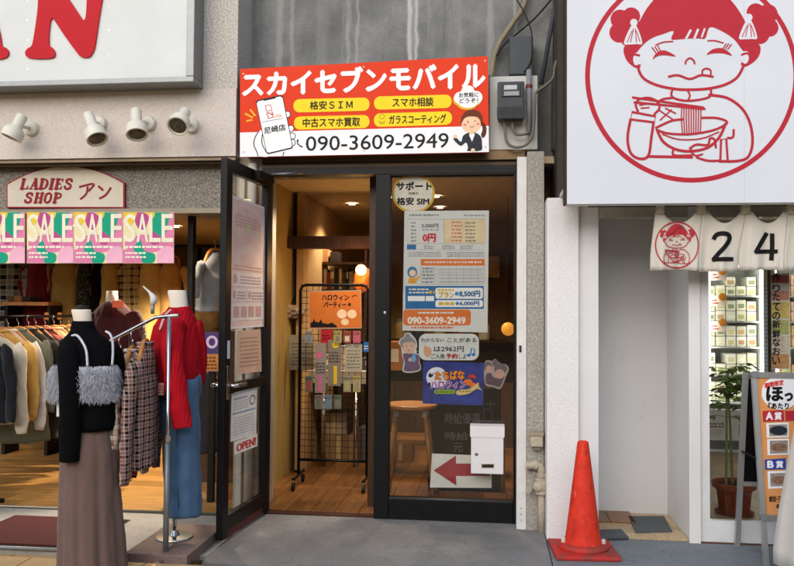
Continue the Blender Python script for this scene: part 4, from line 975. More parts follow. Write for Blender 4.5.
# ---- gas pipe with valve on the weathered pillar
gp = thing('gas_pipe', 'painted gas pipe with a round valve low on the weathered pillar', 'pipe', (.29, -.17, 0))
mg = M('#b3a893', .65, 0, .18, 40, .2)
gY = -.175
def gp_(x, y): return A(x, y, gY)
tb('riser', [gp_(541.5, 537), gp_(541.5, 478)], .022, mg, gp, 12)
tb('elbow', [gp_(541.5, 476), gp_(541.5, 470), gp_(540, 466), gp_(535, 465), gp_(526, 465.5)], .024, mg, gp, 12)
lt('valve_body', [(.028, -.05), (.04, -.045), (.04, -.02), (.046, -.015), (.046, .02), (.04, .025), (.04, .045), (.028, .05)], tuple(gp_(541.5, 486)), mg, gp, 16)
lt('valve_cap', [(.03, 0), (.03, .04), (.024, .05), (.01, .055)], tuple(gp_(541, 486)), mg, gp, 16, (-.55, -.8, 0))
lt('valve_handle', [(.008, 0), (.008, .03), (.02, .032), (.02, .042)], tuple(gp_(533, 489)), mg, gp, 12, (-.7, -.7, 0))
lt('collar', [(.03, 0), (.03, .025)], tuple(gp_(541.5, 477)), mg, gp, 14)
lt('collar', [(.03, 0), (.03, .02)], tuple(gp_(534, 465)), mg, gp, 14, (1, 0, 0))
gx = thing('wall_box', 'little beige metal box with a sloped cap on the weathered pillar', 'box', A(537, 452, -.18))
pxbox('case', 530.5, 434.5, 543, 447, -.19, -.141, mg, gx, .004)
pxbox('cap', 529.5, 432.5, 544, 436, -.196, -.141, M('#9c917d', .7), gx, .002)
pxbox('spout', 533, 447.2, 541, 450.5, -.18, -.141, M('#7d725f', .7), gx, .002)

# ---- traffic cone
cg = thing('traffic_cone', 'red traffic cone on a scuffed square base beside the white pillar', 'traffic cone', G(583, 552, .004))
b = NB('cone_red'); g1 = b.noise(9, 6, .7); cc = b.ramp(g1, [(.3, '#c42a18'), (.6, '#e03c26')]); cc = b.mix(b.ramp(b.noise(26, 5, .7, b.map((1, 1, .35))), [(.54, (0, 0, 0)), (.68, (.65, .65, .65))]), cc, '#7a2c20'); cc = b.mix(b.ramp(b.noise(60, 3, .6, b.map((1, 1, .2), loc=(4, 1, 2))), [(.66, (0, 0, 0)), (.7, (.8, .8, .8))]), cc, '#e08a70')
m_cone = b.done(cc, .6, spec=.25)
b = NB('cone_base'); cc = b.mix(b.ramp(b.noise(10, 6, .7), [(.4, (0, 0, 0)), (.65, (.75, .75, .75))]), '#c02a22', '#5e4238'); m_cbase = b.done(cc, .7)
L = ROOT[cg.name]
bm = bmesh.new(); box(bm, -.17, .17, -.168, .168, 0, .026, .011); bmesh.ops.transform(bm, matrix=Matrix.Translation(L) @ Matrix.Rotation(math.radians(4), 4, 'Z'), verts=bm.verts)
ob('base', bm, m_cbase, cg)
lt('base_ring', [(.134, .026), (.136, .036), (.126, .052), (.118, .056), (.108, .056)], tuple(L), m_cbase, cg, 36)
lt('cone_shell', [(.101, .052), (.098, .066), (.089, .115), (.060, .35), (.037, .535), (.031, .585), (.028, .596), (.019, .60), (.015, .593)], tuple(L), m_cone, cg, 36)
for s in (-1, 1): lt('foot_clip', [(.012, 0), (.012, .02), (.004, .024)], tuple(L + Vector((s * .106, -.02, .056))), M('#cfc6bb', .6), cg, 8)

# ================================================================== noren curtain
Yc = -.47
nr = thing('noren_curtain', 'short cream shop curtain with a red emblem and black brush numerals', 'curtain', A(720, 270, Yc))
m_rod = M('#26221e', .5)
tb('rod', [A(588, 206, Yc), Vector((2.6, Yc, A(588, 206, Yc).z))], .008, m_rod, nr)
m_cl = m_fabric('cream_canvas', '#cfc9bd', .06, 6, 600, .12)
loopsx = [659.5, 700.5, 745, 790, 834]
def cloth_y(x, y):
    t = max(0, (y - 212) / 60)
    return Yc - .016 * math.sin(x * .21 + .5) * (.3 + t) - .007 * math.sin(x * .52 + y * .06) * t - .012 * t
def panel(xa, xb, xla, xlb, hb, nm):
    bm = bmesh.new(); nx, ny = 22, 12; V = []
    for j in range(ny + 1):
        row = []
        for i in range(nx + 1):
            u, v = i / nx, j / ny
            sag = 13.5 * (math.sin(PI * min(max((u - .12) / .76, 0), 1)) ** .75)
            yt = 209.5 + sag
            y = yt + (hb - .9 * math.sin(PI * u) - yt) * v
            xt = xla + (xlb - xla) * u; xb_ = xa + (xb - xa) * u
            x = xt + (xb_ - xt) * min(1, v * 1.4)
            row.append(bm.verts.new(A(x, y, cloth_y(x, y))))
        V.append(row)
    for j in range(ny):
        for i in range(nx): bm.faces.new((V[j][i], V[j][i + 1], V[j + 1][i + 1], V[j + 1][i]))
    o = ob(nm, bm, m_cl, nr, True)
    md = o.modifiers.new('thickness', 'SOLIDIFY'); md.thickness = .003
panel(650.3, 699.2, 655.5, 702.5, 270.8, 'cloth_panel')
panel(699.4, 738.4, 702.7, 746.5, 272.2, 'cloth_panel')
panel(738.6, 784.4, 746.7, 789, 270.6, 'cloth_panel')
panel(784.6, 830, 789.2, 834, 270.5, 'cloth_panel')
for x in loopsx:
    bm = bmesh.new(); w = .022; p = A(x, 206, Yc); z0 = A(x, 214, Yc).z
    rings = []
    for s in (-1, 1):
        prof = [(Yc - .02, z0), (Yc - .018, p.z), (Yc - .012, p.z + .012), (Yc, p.z + .016), (Yc + .012, p.z + .012), (Yc + .014, p.z), (Yc + .014, z0)]
        rings.append([Vector((p.x + s * w, y, z)) for y, z in prof])
    loft(bm, rings, False, False); o = ob('loop', bm, m_cl, nr, True)
    o.modifiers.new('thickness', 'SOLIDIFY').thickness = .003
pn = Plane(lambda x, y: A(x, y, cloth_y(x, y)), (0, -1, 0))
mp = lambda x, y: (676.8 + (x - 355) / 281 * 21.4, 245 + (y - 205) / 281 * 22.8)
emblem(pn, nr, mp, .003, M('#b2333c', .6), M('#b2333c', .6), m_cl, 1.3)
c = lambda x, y: (650 + x / 5.514, 200 + y / 5.514)
m_brush = M('#141414', .7)
draw(pn, 'brush_numeral', [Stroke([c(*p) for p in ((352, 212), (366, 192), (400, 184), (432, 192), (436, 220), (412, 258), (376, 296), (350, 328))], 4.4), Stroke([c(*p) for p in ((348, 328), (400, 326), (452, 326))], 4.2)], m_brush, nr, .004)
draw(pn, 'brush_numeral', [Stroke([c(*p) for p in ((640, 188), (612, 236), (584, 286))], 4.4), Stroke([c(*p) for p in ((584, 286), (640, 284), (696, 284))], 4.0), Stroke([c(*p) for p in ((672, 192), (672, 260), (668, 326))], 4.6)], m_brush, nr, .004)
# ================================================================== ladies' shop stock
m_hang = m_wood('hanger_wood', '#a8672c', '#c98a48', (4, 4, 4), .4)
def ring(c, rx, ry, n, fold=0, kf=9, ph=0, yaw=0, flat=1.0):
    out = []; cy, sy = math.cos(yaw), math.sin(yaw)
    for i in range(n):
        a = 2 * PI * i / n; f = 1 + fold * (math.sin(kf * a + ph) + .5 * math.sin((kf * 2 - 1) * a + ph * 2.3))
        ca, sa = math.cos(a), math.sin(a)
        x = rx * f * math.copysign(abs(ca) ** flat, ca); y = ry * f * math.copysign(abs(sa) ** flat, sa)
        out.append(Vector((c[0] + x * cy - y * sy, c[1] + x * sy + y * cy, c[2])))
    return out
def garment(name, label, cat, top, w, length, mat, yaw=0, sleeve=.5, group=None, hanger=True, thick=.05, flare=1.08, seed=0, shoulder=None):
    """a hung top: body with sloping shoulders and folds, two sleeves, wooden hanger with hook; top = hook height point"""
    r_ = random.Random(seed); top = Vector(top); hw = w / 2
    r = thing(name, label, cat, top, group)
    nz = top.z - .06
    bm = bmesh.new(); R = []
    for t, sx, ty in ((0, .26, .7), (.015, .34, .9), (.05, .58, 1.0), (.095, .84, 1.0), (.125, .97, .95), (.16, .98, 1.0)):
        R.append(ring((top.x, top.y, nz - t), hw * sx, thick * ty, 40, .0, yaw=yaw))
    ph = r_.uniform(0, 6); n = 24; kf = r_.choice((5, 6, 7))
    for i in range(1, n + 1):
        t = i / n; z = nz - .16 - (length - .16) * t
        R.append(ring((top.x + .008 * math.sin(ph + 3 * t), top.y, z + .008 * math.sin(ph * 2)), hw * (.96 + (flare - .96) * t), thick * (1 + .5 * t), 40, .05 * t + .015, kf, ph + t * .8, yaw))
    loft(bm, R); crumple(bm, .013, 9, seed); crumple(bm, .006, 26, seed + 5, .6); ob('body', bm, mat, r, True)
    if sleeve and seed < 50:
        tube_ = bmesh.new(); cr_ = ring((top.x, top.y, nz + .004), hw * .29, thick * .8, 18, .0, yaw=yaw); tube(tube_, cr_ + [cr_[0]], .010, 8); ob('collar', tube_, mat, r, True)
        if seed % 2:
            q = top + Vector((math.cos(yaw) * hw * .7, -thick * 1.4 - .03, -.25 - .03 * (seed % 5))); bx('swing_tag', q.x - .012, q.x + .012, q.y, q.y + .0015, q.z - .03, q.z + .02, M('#d8d4cb', .5), r)
    if sleeve:
        cy, sy = math.cos(yaw), math.sin(yaw)
        for s in (-1, 1):
            bm = bmesh.new(); ax = Vector((cy * s, sy * s, 0)); P, RR = [], []
            st = top + ax * (hw * .86) + Vector((0, 0, -.06 - .075)); m = 22
            for i in range(m):
                t = i / (m - 1)
                P.append(st + ax * (.03 + .055 * math.sin(t * 1.6)) + Vector((.006 * math.sin(ph + 5 * t), -.012 - .015 * t, -sleeve * t)))
                RR.append((.050 - .014 * t) * (1 + .06 * math.sin(9 * t + ph)) * min(1, .35 + t * 7))
            RR[-1] *= .85
            tube(bm, P, RR, 14); 
            for v in bm.verts:
                if abs(cy) > .7: v.co.y = top.y - .02 + (v.co.y - top.y + .02) * .5
                else: v.co.x = top.x + (v.co.x - top.x) * .6
            crumple(bm, .014, 12, seed + s); crumple(bm, .006, 30, seed + s, .7); ob('sleeve', bm, mat, r, True)
    if hanger:
        c, s = math.cos(yaw), math.sin(yaw); a = Vector((c, s, 0))
        bm = bmesh.new(); tube(bm, smooth([top + a * (-hw * .74) + Vector((0, 0, -.16)), top + a * (-.06) + Vector((0, 0, -.066)), top + Vector((0, 0, -.04)), top + a * .06 + Vector((0, 0, -.066)), top + a * (hw * .74) + Vector((0, 0, -.16))], 5), .013, 8)
        h = ob('hanger', bm, m_hang, r, True)
        bm = bmesh.new(); tube(bm, [top + Vector((0, 0, -.04)), top + Vector((0, 0, .0))] + [top + Vector((0, 0, .025)) + (Vector((0, -1, 0)) * math.sin(t) + Vector((0, 0, -1)) * math.cos(t)) * .022 for t in [PI * .0 + k * .45 for k in range(8)]], .0028, 6); ob('hook', bm, m_chrome, h, True)
    return r

# ---- garments on the silver rail in front of the shop
m_pl1 = m_plaid('brown_plaid', '#86625a', '#33241f', '#cdbbb0', 15)
m_pl2 = m_plaid('cream_plaid', '#cfc6b4', '#a59a86', '#a2453a', 11)
m_pl3 = m_plaid('red_plaid', '#7c2a2c', '#3a1b22', '#b9a08f', 13)
Yr = -1.0
rs = thing('garment_rail', 'silver single post clothes stand with a sloping arm', 'clothes stand', (A(168, 400, -1.0).x, -1.0, 0))
px_ = A(168, 400, Yr).x
tp = Vector((px_, Yr, A(168, 316, Yr).z))
tb('post', [(px_, Yr, .0), tp], .0115, m_chrome, rs, 14)
tb('post_sleeve', [(px_, Yr, .0), (px_, Yr, .62)], .0145, m_alu, rs, 14)
lt('collar', [(.02, 0), (.021, .012), (.02, .03)], (px_, Yr, .62), m_chrome, rs, 14)
arm_a, arm_b = A(155, 317.5, Yr), A(112, 340, Yr + .03)
tb('sloping_arm', [A(178.5, 315.4, Yr - .02), tp, arm_a, arm_b, A(104, 345, Yr + .035)], .010, m_chrome, rs, 12)
fin = A(152.5, 314, Yr)
tb('finial_stem', [fin, fin + Vector((0, 0, .05))], .010, m_alu, rs)
bm = bmesh.new(); f0 = fin + Vector((0, 0, .05))
tube(bm, smooth([f0, f0 + Vector((.005, 0, .03)), f0 + Vector((-.015, 0, .06)), f0 + Vector((-.055, 0, .095))], 5), [.011, .012, .016, .018, .019, .018, .017, .015, .013, .011, .008, .007, .006, .005, .004, .003][:16], 10); ob('sign_clip', bm, M('#d2d0ca', .4), rs, True)
bm = bmesh.new(); box(bm, px_ - .2, px_ + .2, Yr - .012, Yr + .012, .0, .018); box(bm, px_ - .012, px_ + .012, Yr - .2, Yr + .2, .0185, .034); ob('foot', bm, m_chrome, rs)
def arm_pt(x):
    t = (x - 155) / (112 - 155); return arm_a.lerp(arm_b, t)
for x, w, ln, mt, lab, nm, sd in ((146, .36, .62, m_pl1, 'brown and pink plaid shirt nearest the post of the silver stand', 'plaid_shirt', 3), (133, .36, .60, m_pl2, 'cream checked shirt between the two plaid shirts on the silver stand', 'checked_shirt', 5), (121, .36, .45, m_pl3, 'red plaid shirt tucked behind the fluffy top on the silver stand', 'plaid_shirt', 9)):
    p = arm_pt(x) + Vector((0, 0, -.055))
    garment(nm, lab, 'shirt', p, w, ln, mt, math.radians(100), .60, 'shirts on the silver stand', True, .045, 1.1, sd)

# ---- mannequin with black turtleneck, fluffy top and brown skirt
Ym = -1.25
sc = 1 / 200.0
def MP(x, y): return A(x, y, Ym)
mc = Vector((A(90, 400, Ym).x, Ym, 0))
mn = thing('dressed_mannequin', 'headless mannequin in a black turtleneck, grey fluffy top and long brown skirt', 'mannequin', mc)
m_skin = M('#e4d8c6', .45, 0, .04)
m_bk = M('#0a0a0c', .95, 0, .25, 30, .3, 260, .1)
def at_m(x, y): q = MP(x, y); return q.x, q.z
def mring(xl, xr, y, dep, n=36, fold=0, kf=8, ph=0, dy=0, flat=1.0):
    a, b = MP(xl, y), MP(xr, y)
    return ring(((a.x + b.x) / 2, Ym + dy, (a.z + b.z) / 2), (b.x - a.x) / 2, dep, n, fold, kf, ph, 0, flat)
bm = bmesh.new(); loft(bm, [mring(77, 90.5, 335, .038), mring(75, 91, 325, .036), mring(73.5, 91, 317, .037), mring(72, 90.5, 311, .037), mring(72.5, 90, 309.4, .035)]); ob('neck', bm, m_skin, mn, True)
bm = bmesh.new(); lathe(bm, [(.028, 0), (.028, .012), (.02, .02), (.005, .022)], MP(81, 309.5), 20); ob('neck_cap', bm, M('#2a2622', .4), mn, True)
R = [mring(73, 92.5, 321, .043), mring(72, 94, 325, .048), mring(71.5, 95.5, 330, .052, 36, .01, 6), mring(69, 99, 334, .06), mring(64, 107, 339, .075), mring(61, 112, 346, .088), mring(61, 114, 356, .10), mring(62, 114.5, 368, .112), mring(63, 115, 380, .115), mring(65, 115, 394, .108), mring(66, 114, 406, .105, 36, .02, 5), mring(66, 114.5, 416, .112, 36, .03, 5, 1), mring(70, 115, 424, .116, 36, .03, 6, 2), mring(74, 114, 429, .110, 36, .02, 6, 2)]
bm = bmesh.new(); loft(bm, R); ob('turtleneck_sweater', bm, m_bk, mn, True)
def arm(pts, r, nm, mat, parent, dy):
    bm = bmesh.new(); tube(bm, smooth([A(x, y, Ym + d) for (x, y), d in zip(pts, dy)], 4), r, 16); return ob(nm, bm, mat, parent, True)
rr = [.042, .046, .052, .055, .056, .056, .055, .054, .053, .052, .052, .051, .050, .050, .049, .049, .048, .048, .047, .047, .046]
arm([(70, 343), (69.5, 357), (70.5, 382), (70.5, 415), (70, 440), (69.5, 461)], rr, 'sleeve', m_bk, mn, [-.03, -.09, -.12, -.13, -.13, -.13])
arm([(108, 346), (113, 360), (114, 385), (113, 415), (112, 440), (112, 455)], rr, 'sleeve', m_bk, mn, [.04, .07, .09, .09, .08, .08])
# skirt with soft folds
R = []
for i in range(40):
    t = i / 39; y = 420 + (574 - 420) * t
    xl = 68 - 5 * min(1, t * 5) - 2 * t; xr = 110 + 4 * min(1, t * 5) + 10 * t ** 1.1
    R.append(mring(xl, xr, y + 2 * (1 - t), .092 + .018 * min(1, t * 5) + .048 * t, 110, .010 + .034 * t, 10, .6 + .25 * math.sin(2 * t), 0))
bm = bmesh.new(); loft(bm, R); crumple(bm, .007, 9, 2, .3); crumple(bm, .0025, 40, 3, .5); ob('skirt', bm, m_fabric('brown_crepe', '#6d5850', .12, 5, 700, .1), mn, True)
lt('stand_base', [(.15, 0), (.15, .006), (.02, .012)], (mc.x, Ym, 0), m_chrome, mn, 30)
# fluffy camisole: band shell with a dense fringe of yarn tufts
m_fl = m_fabric('grey_yarn', '#b4b4ba', .25, 40, 300, .2)
m_fl2 = m_fabric('grey_yarn_light', '#cdcdd3', .2, 40, 300, .2)
cR = [mring(58, 115.5, 366, .124), mring(57, 116, 375, .13), mring(56.5, 116, 385, .13), mring(57, 115.5, 394, .126)]
bm = bmesh.new(); loft(bm, cR); cam_o = ob('camisole', bm, m_fl, mn, True)
bm = bmesh.new(); r_ = random.Random(11)
prof = [(55, 116, 364, .128), (53, 116.5, 376, .136), (52.5, 116.5, 388, .136), (54, 116, 396, .13)]
for i in range(11000):
    v = r_.random() * .98; s = v * 3; j = min(int(s), 2); t = s - j
    p = [prof[j][k] * (1 - t) + prof[j + 1][k] * t for k in range(4)]
    a = r_.uniform(0, 2 * PI); q0, q1 = MP(p[0], p[2]), MP(p[1], p[2]); cx = (q0.x + q1.x) / 2; rx = (q1.x - q0.x) / 2
    n = Vector((math.cos(a), math.sin(a), 0)); b0 = Vector((cx + rx * n.x, Ym + p[3] * n.y, q0.z))
    side = Vector((-n.y, n.x, 0)); ln = r_.uniform(.012, .05)
    d = (n * r_.uniform(.15, .7) + Vector((0, 0, -1)) * r_.uniform(.5, 1) + side * r_.uniform(-.6, .6)).normalized() * ln
    w = side.lerp(Vector((0, 0, 1)), r_.random() * .4).normalized() * r_.uniform(.0007, .0017)
    b0 = b0 - n * .008
    vs = [bm.verts.new(b0 - w), bm.verts.new(b0 + w), bm.verts.new(b0 + d * .6 + w * .9 + n * .003), bm.verts.new(b0 + d), bm.verts.new(b0 + d * .6 - w * .9 + n * .003)]
    bm.faces.new(vs)
ob('yarn_fringe', bm, m_fl2, cam_o, kind='stuff', rec=False)
for P, dy in ((((71.5, 336), (77, 335.5), (83, 343), (86.5, 352), (87.5, 366)), (-.05, -.08, -.10, -.115, -.128)), (((106, 331.5), (110, 334), (112.5, 341), (113, 352), (112.2, 365)), (-.05, -.065, -.07, -.07, -.075))):
    bm = bmesh.new(); tube(bm, smooth([A(x, y, Ym + d) for (x, y), d in zip(P, dy)], 5), .0058, 8); ob('shoulder_strap', bm, m_fl2, cam_o, True)
bm = bmesh.new(); 
tagp = A(59, 404, Ym - .1); bx('price_tag', tagp.x - .012, tagp.x + .008, tagp.y, tagp.y + .002, tagp.z - .06, tagp.z + .04, M('#d9d7d2', .5), mn)

# ---- stone step block and the red cardigan mannequin
sb_ = tag(bx('step_block', -1.85, -1.515, -1.06, -.49, -.03, .06, m_concrete('brown_stone', '#6f5648', '#58443a', '#80665a', False), None, .006), 'low brown stone step block under the red cardigan mannequin', 'step')
Yq = -.76
base = Vector((A(175, 500, Yq).x, Yq, .06))
rm = thing('dressed_mannequin', 'headless mannequin in a red cardigan and wide blue jeans', 'mannequin', base)
def rring(xl, xr, y, dep, n=36, fold=0, kf=8, ph=0, dy=0):
    a, b = A(xl, y, Yq), A(xr, y, Yq)
    return ring(((a.x + b.x) / 2, Yq + dy, (a.z + b.z) / 2), (b.x - a.x) / 2, dep, n, fold, kf, ph)
lt('stand_base', [(.001, 0), (.098, .0), (.1, .004), (.098, .009), (.03, .013), (.02, .03), (.016, .04)], tuple(base), M('#a9a9a6', .25, .9), rm, 36)
tb('stand_pole', [base, base + Vector((0, 0, .9))], .011, m_chrome, rm)
bm = bmesh.new(); loft(bm, [rring(170, 190, 316, .05), rring(170, 188, 309, .043), rring(169.5, 187, 300, .041), rring(168, 186, 292, .041), rring(169, 185, 290.3, .039)]); ob('neck', bm, m_skin, rm, True)
m_rk = m_knit('red_knit', '#b01522')
m_rk_lo = m_rk
R = [rring(169, 190, 307, .055), rring(166, 191.5, 311, .07), rring(160, 195, 317, .09), rring(155.5, 197.5, 326, .11), rring(152.5, 199, 342, .125), rring(151, 200, 358, .13), rring(151.5, 200.5, 370, .125, 36, .015, 6), rring(155, 200, 380, .115, 36, .03, 6, 1), rring(160, 199, 386, .105, 36, .02, 6, 1)]
bm = bmesh.new(); loft(bm, R); bmesh.ops.subdivide_edges(bm, edges=bm.edges[:], cuts=2, use_grid_fill=True); crumple(bm, .010, 12, 4); ob('cardigan', bm, m_rk, rm, True)
bm = bmesh.new(); tube(bm, smooth([A(171, 310, Yq - .05), A(165, 316, Yq - .09), A(160, 330, Yq - .12)], 5), .007, 8); ob('lace_collar', bm, M('#d8b9b4', .7), rm, True)
def rarm(pts, dy, r0, r1, nm):
    P = smooth([A(x, y, Yq + d) for (x, y), d in zip(pts, dy)], 5); n = len(P)
    RR = [(r0 + (r1 - r0) * (i / (n - 1))) * (1 + .03 * math.sin(i * 1.1)) for i in range(n)]; RR[0] *= .8
    for k in (1, 2, 3): RR[-k] *= .93
    bm = bmesh.new(); tube(bm, P, RR, 22); crumple(bm, .009, 14, 6, .9); ob(nm, bm, m_rk, rm, True)
rarm([(176, 322), (172.5, 342), (173.5, 368), (177.5, 395), (181, 415), (183, 427)], [-.09, -.15, -.18, -.19, -.2, -.2], .062, .05, 'sleeve')
rarm([(193, 322), (197, 340), (199, 360), (198, 375), (197, 384)], [.04, .06, .08, .09, .09], .05, .04, 'sleeve')
m_den = m_fabric('blue_denim', '#4d6d8c', .3, 9, 420, .4)
for nm, x0, x1, b0, b1, dy, ye in (('jeans_leg', 158, 185, 164, 186, .03, 500), ('jeans_leg', 172, 201, 172.5, 204, -.05, 512)):
    R = []
    for i in range(34):
        t = i / 33; y = 378 + (ye - 378) * t
        R.append(rring(x0 + (b0 - x0) * t, x1 + (b1 - x1) * t, y, .085 + .01 * t, 40, .012 + .012 * t, 6, 1.3 + t, dy))
    bm = bmesh.new(); loft(bm, R); crumple(bm, .010, 10, 8, .6); ob(nm, bm, m_den, rm, True)
for xs, ys in ((176, 178.5), (196.5, 199)):
    tb('jeans_seam', [A(xs + (ys - xs) * t / 8, 396 + (508 - 396) * t / 8, Yq - .14 - .01 * math.sin(t)) for t in range(9)], .0022, M('#35506c', .9), rm, 6)
R = [rring(159, 200, 372, .10), rring(158, 201, 384, .105), rring(158.5, 201, 396, .105)]
bm = bmesh.new(); loft(bm, R); ob('jeans_waist', bm, m_den, rm, True)
tg = A(158.5, 389, Yq - .16); m_tag = M('#d9a79c', .5)
o = bx('price_tag', tg.x - .028, tg.x + .028, tg.y, tg.y + .002, tg.z - .032, tg.z + .032, m_tag, rm)
ptg = YP(Yq - .16); draw(ptg, 'tag_print', scribble(154.5, 385, 163, 394, 3, 4, .5, 1.5, 3), M('#b03a32', .5), rm, .001)

# ---- maroon fluffy jumper on a mannequin inside
Yi = .75
ib = Vector((A(114, 400, Yi).x, Yi, .02))
im = thing('dressed_mannequin', 'mannequin in a dark maroon fluffy jumper inside the shop', 'mannequin', ib)
def iring(xl, xr, y, dep, n=30, fold=0, kf=7, ph=0):
    a, b = A(xl, y, Yi), A(xr, y, Yi); return ring(((a.x + b.x) / 2, Yi, (a.z + b.z) / 2), (b.x - a.x) / 2, dep, n, fold, kf, ph)
bm = bmesh.new(); loft(bm, [iring(107, 118, 312, .045), iring(106.5, 117.5, 300, .042), iring(107, 117, 291, .04)]); ob('neck', bm, m_skin, im, True)
bm = bmesh.new(); loft(bm, [iring(105.5, 119, 301, .06), iring(101, 124, 305, .08), iring(95, 130, 311, .10), iring(92, 134, 320, .11), iring(92.5, 133.5, 340, .12), iring(93, 133, 365, .12, 30, .02), iring(93, 133, 395, .12, 30, .03)]); bmesh.ops.subdivide_edges(bm, edges=bm.edges[:], cuts=2, use_grid_fill=True); crumple(bm, .02, 12, 3); ob('jumper', bm, m_fabric('maroon_fluff', '#330a10', .5, 40, 160, .9), im, True)
for x0_, x1_ in ((94, 89), (132, 137)):
    bm = bmesh.new(); tube(bm, smooth([A(x0_, 314, Yi), A(x1_, 330, Yi - .03), A(x1_, 360, Yi - .06), A((x0_ + x1_) / 2, 392, Yi - .07)], 8), [.03] + [.062] * 23 + [.05], 16); crumple(bm, .015, 14, 5); ob('sleeve', bm, bpy.data.materials['maroon_fluff'], im, True)
tb('stand_pole', [ib, ib + Vector((0, 0, .9))], .012, m_chrome, im); lt('stand_base', [(.14, 0), (.14, .008), (.02, .012)], tuple(ib), m_chrome, im, 24)
tg = A(118, 304.5, Yi - .14); bx('price_tag', tg.x - .045, tg.x + .045, tg.y, tg.y + .002, tg.z - .022, tg.z + .026, M('#e0684c', .5), im)

# ---- rack of tops at the far left
rk = thing('garment_rack', 'dark clothes rack at the left edge, crowded with tops', 'clothes rack', (A(10, 400, .6).x, .8, .012))
rx_ = A(16, 331, .5).x
tb('top_rail', [(rx_, -.02, 1.235), (rx_, 1.75, 1.235)], .012, m_blackm, rk)
for y in (.0, 1.73):
    tb('upright', [(rx_, y, .03), (rx_, y, 1.235)], .014, m_blackm, rk)
    tb('foot', [(rx_ - .25, y, .03), (rx_ + .25, y, .03)], .014, m_blackm, rk)
tops = [('#16161a', .40, 'black top', .1), ('#d8cbb0', .44, 'cream cardigan', .0), ('#cfa457', .42, 'mustard top', .0), ('#e2ddcf', .42, 'off white top', .0), ('#6c6f5e', .62, 'grey green jacket', .0), ('#3a352e', .6, 'dark brown top', 0), ('#24222a', .56, 'charcoal top', 0), ('#a85a55', .56, 'dusty pink top', 0), ('#c2a183', .58, 'beige blouse', 0), ('#5e4a30', .52, 'olive brown top', 0), ('#7c3a34', .5, 'brick red top', 0), ('#9a8a68', .56, 'sand top', 0), ('#2c3038', .6, 'navy top', 0), ('#b59a70', .5, 'light tan top', 0)]
for i, (cc, ln, nm, _) in enumerate(tops):
    garment('knit_pullover', nm + ', ' + ORD[i] + ' from the front on the crowded left rack', 'top', (rx_ + .006 * (i % 3), .05 + i * .118, 1.195), .42, ln + .2, m_fabric('cloth_' + cc, cc), math.radians(8 + 6 * (i % 3)), .52 + .1 * (i % 2), 'tops on the left rack', True, .026, 1.06, i + 20)

# ---- clothes hung along the back
br_ = thing('wall_rail', 'dark rail along the back of the clothes shop', 'rail', (-3, 1.9, 1.85))
tb('rail_bar', [(-4.9, 1.9, 1.86), (-1.9, 1.9, 1.86)], .012, m_blackm, br_)
for x in (-4.4, -3.5, -2.6): tb('rail_upright', [(x, 1.95, .012), (x, 1.95, 1.86)], .02, m_blackm, br_)
m_bwp = m_plaid('black_white_plaid', '#8c8c84', '#1a1a1c', '#b9b9ae', 6)
m_flo = (lambda b: b.done(b.ramp(b.noise(60, 3), [(.55, '#141414'), (.68, '#6f6a4c')]), .9))(NB('dark_floral'))
m_tp = m_plaid('tan_plaid', '#9a8554', '#5c4c2c', '#c2b184', 9)
back = [(8, 34, m_bwp, 1.15, 'black and white plaid shirt'), (40, 24, m_fabric('wine_cloth', '#6d1420'), .98, 'wine red dress'), (66, 26, m_fabric('khaki_cloth', '#a88848'), 1.25, 'khaki coat'), (87, 16, m_flo, 1.2, 'dark floral dress'), (99, 11, M('#0a0a0a', .95, 0, .2, 20, 0, 60, .1), 1.2, 'black dress'), (111, 18, m_fabric('khaki_cloth2', '#b08e4e'), 1.15, 'short khaki jacket'), (133, 22, m_tp, 1.2, 'tan plaid coat'), (152, 24, m_fabric('ochre_cloth', '#c2a05a'), 1.15, 'ochre coat'), (172, 20, m_fabric('camel_cloth', '#b58a4c'), 1.15, 'camel coat')]
for i, (x, w, mt, ln, nm) in enumerate(back):
    p = A(x, 250, 1.9)
    garment('hanging_coat', nm + ' hung on the back rail behind the SALE posters', 'clothing', (p.x, 1.9, 1.815), w / 126 * 1.3, ln * .72, mt, 0, .5 if w > 20 else .3, 'clothes on the back rail', True, .07, 1.1, i + 50)

lr_ = thing('wall_rail', 'lower dark rail with trousers and skirts at the back of the clothes shop', 'rail', (-3, 2.45, 1.2))
tb('rail_bar', [(-4.9, 2.45, 1.2), (-1.75, 2.45, 1.2)], .012, m_blackm, lr_)
for x in (-4.7, -3.2, -1.78): tb('rail_upright', [(x, 2.5, .012), (x, 2.5, 1.2)], .016, m_blackm, lr_)
lows = [('#3a2c20', 'dark brown skirt'), ('#6b5230', 'khaki skirt'), ('#1c1a1c', 'black trousers'), ('#8a6a3c', 'ochre skirt'), ('#4a1a1c', 'wine skirt'), ('#2b2620', 'charcoal skirt'), ('#75603c', 'tan trousers'), ('#403224', 'brown cord skirt'), ('#94794c', 'camel skirt'), ('#2a2a30', 'navy skirt'), ('#5a4426', 'olive skirt'), ('#7a5a34', 'rust tan skirt')]
for i, (cc, nm) in enumerate(lows):
    garment('hanging_skirt', nm + ', ' + ORD[i] + ' from the left on the lower back rail', 'clothing', (-4.6 + i * .24, 2.45, 1.155), .22, .78, m_fabric('low_' + cc, cc), math.radians(20 + 7 * (i % 4)), 0, 'clothes on the lower back rail', True, .04, 1.35, i + 90)
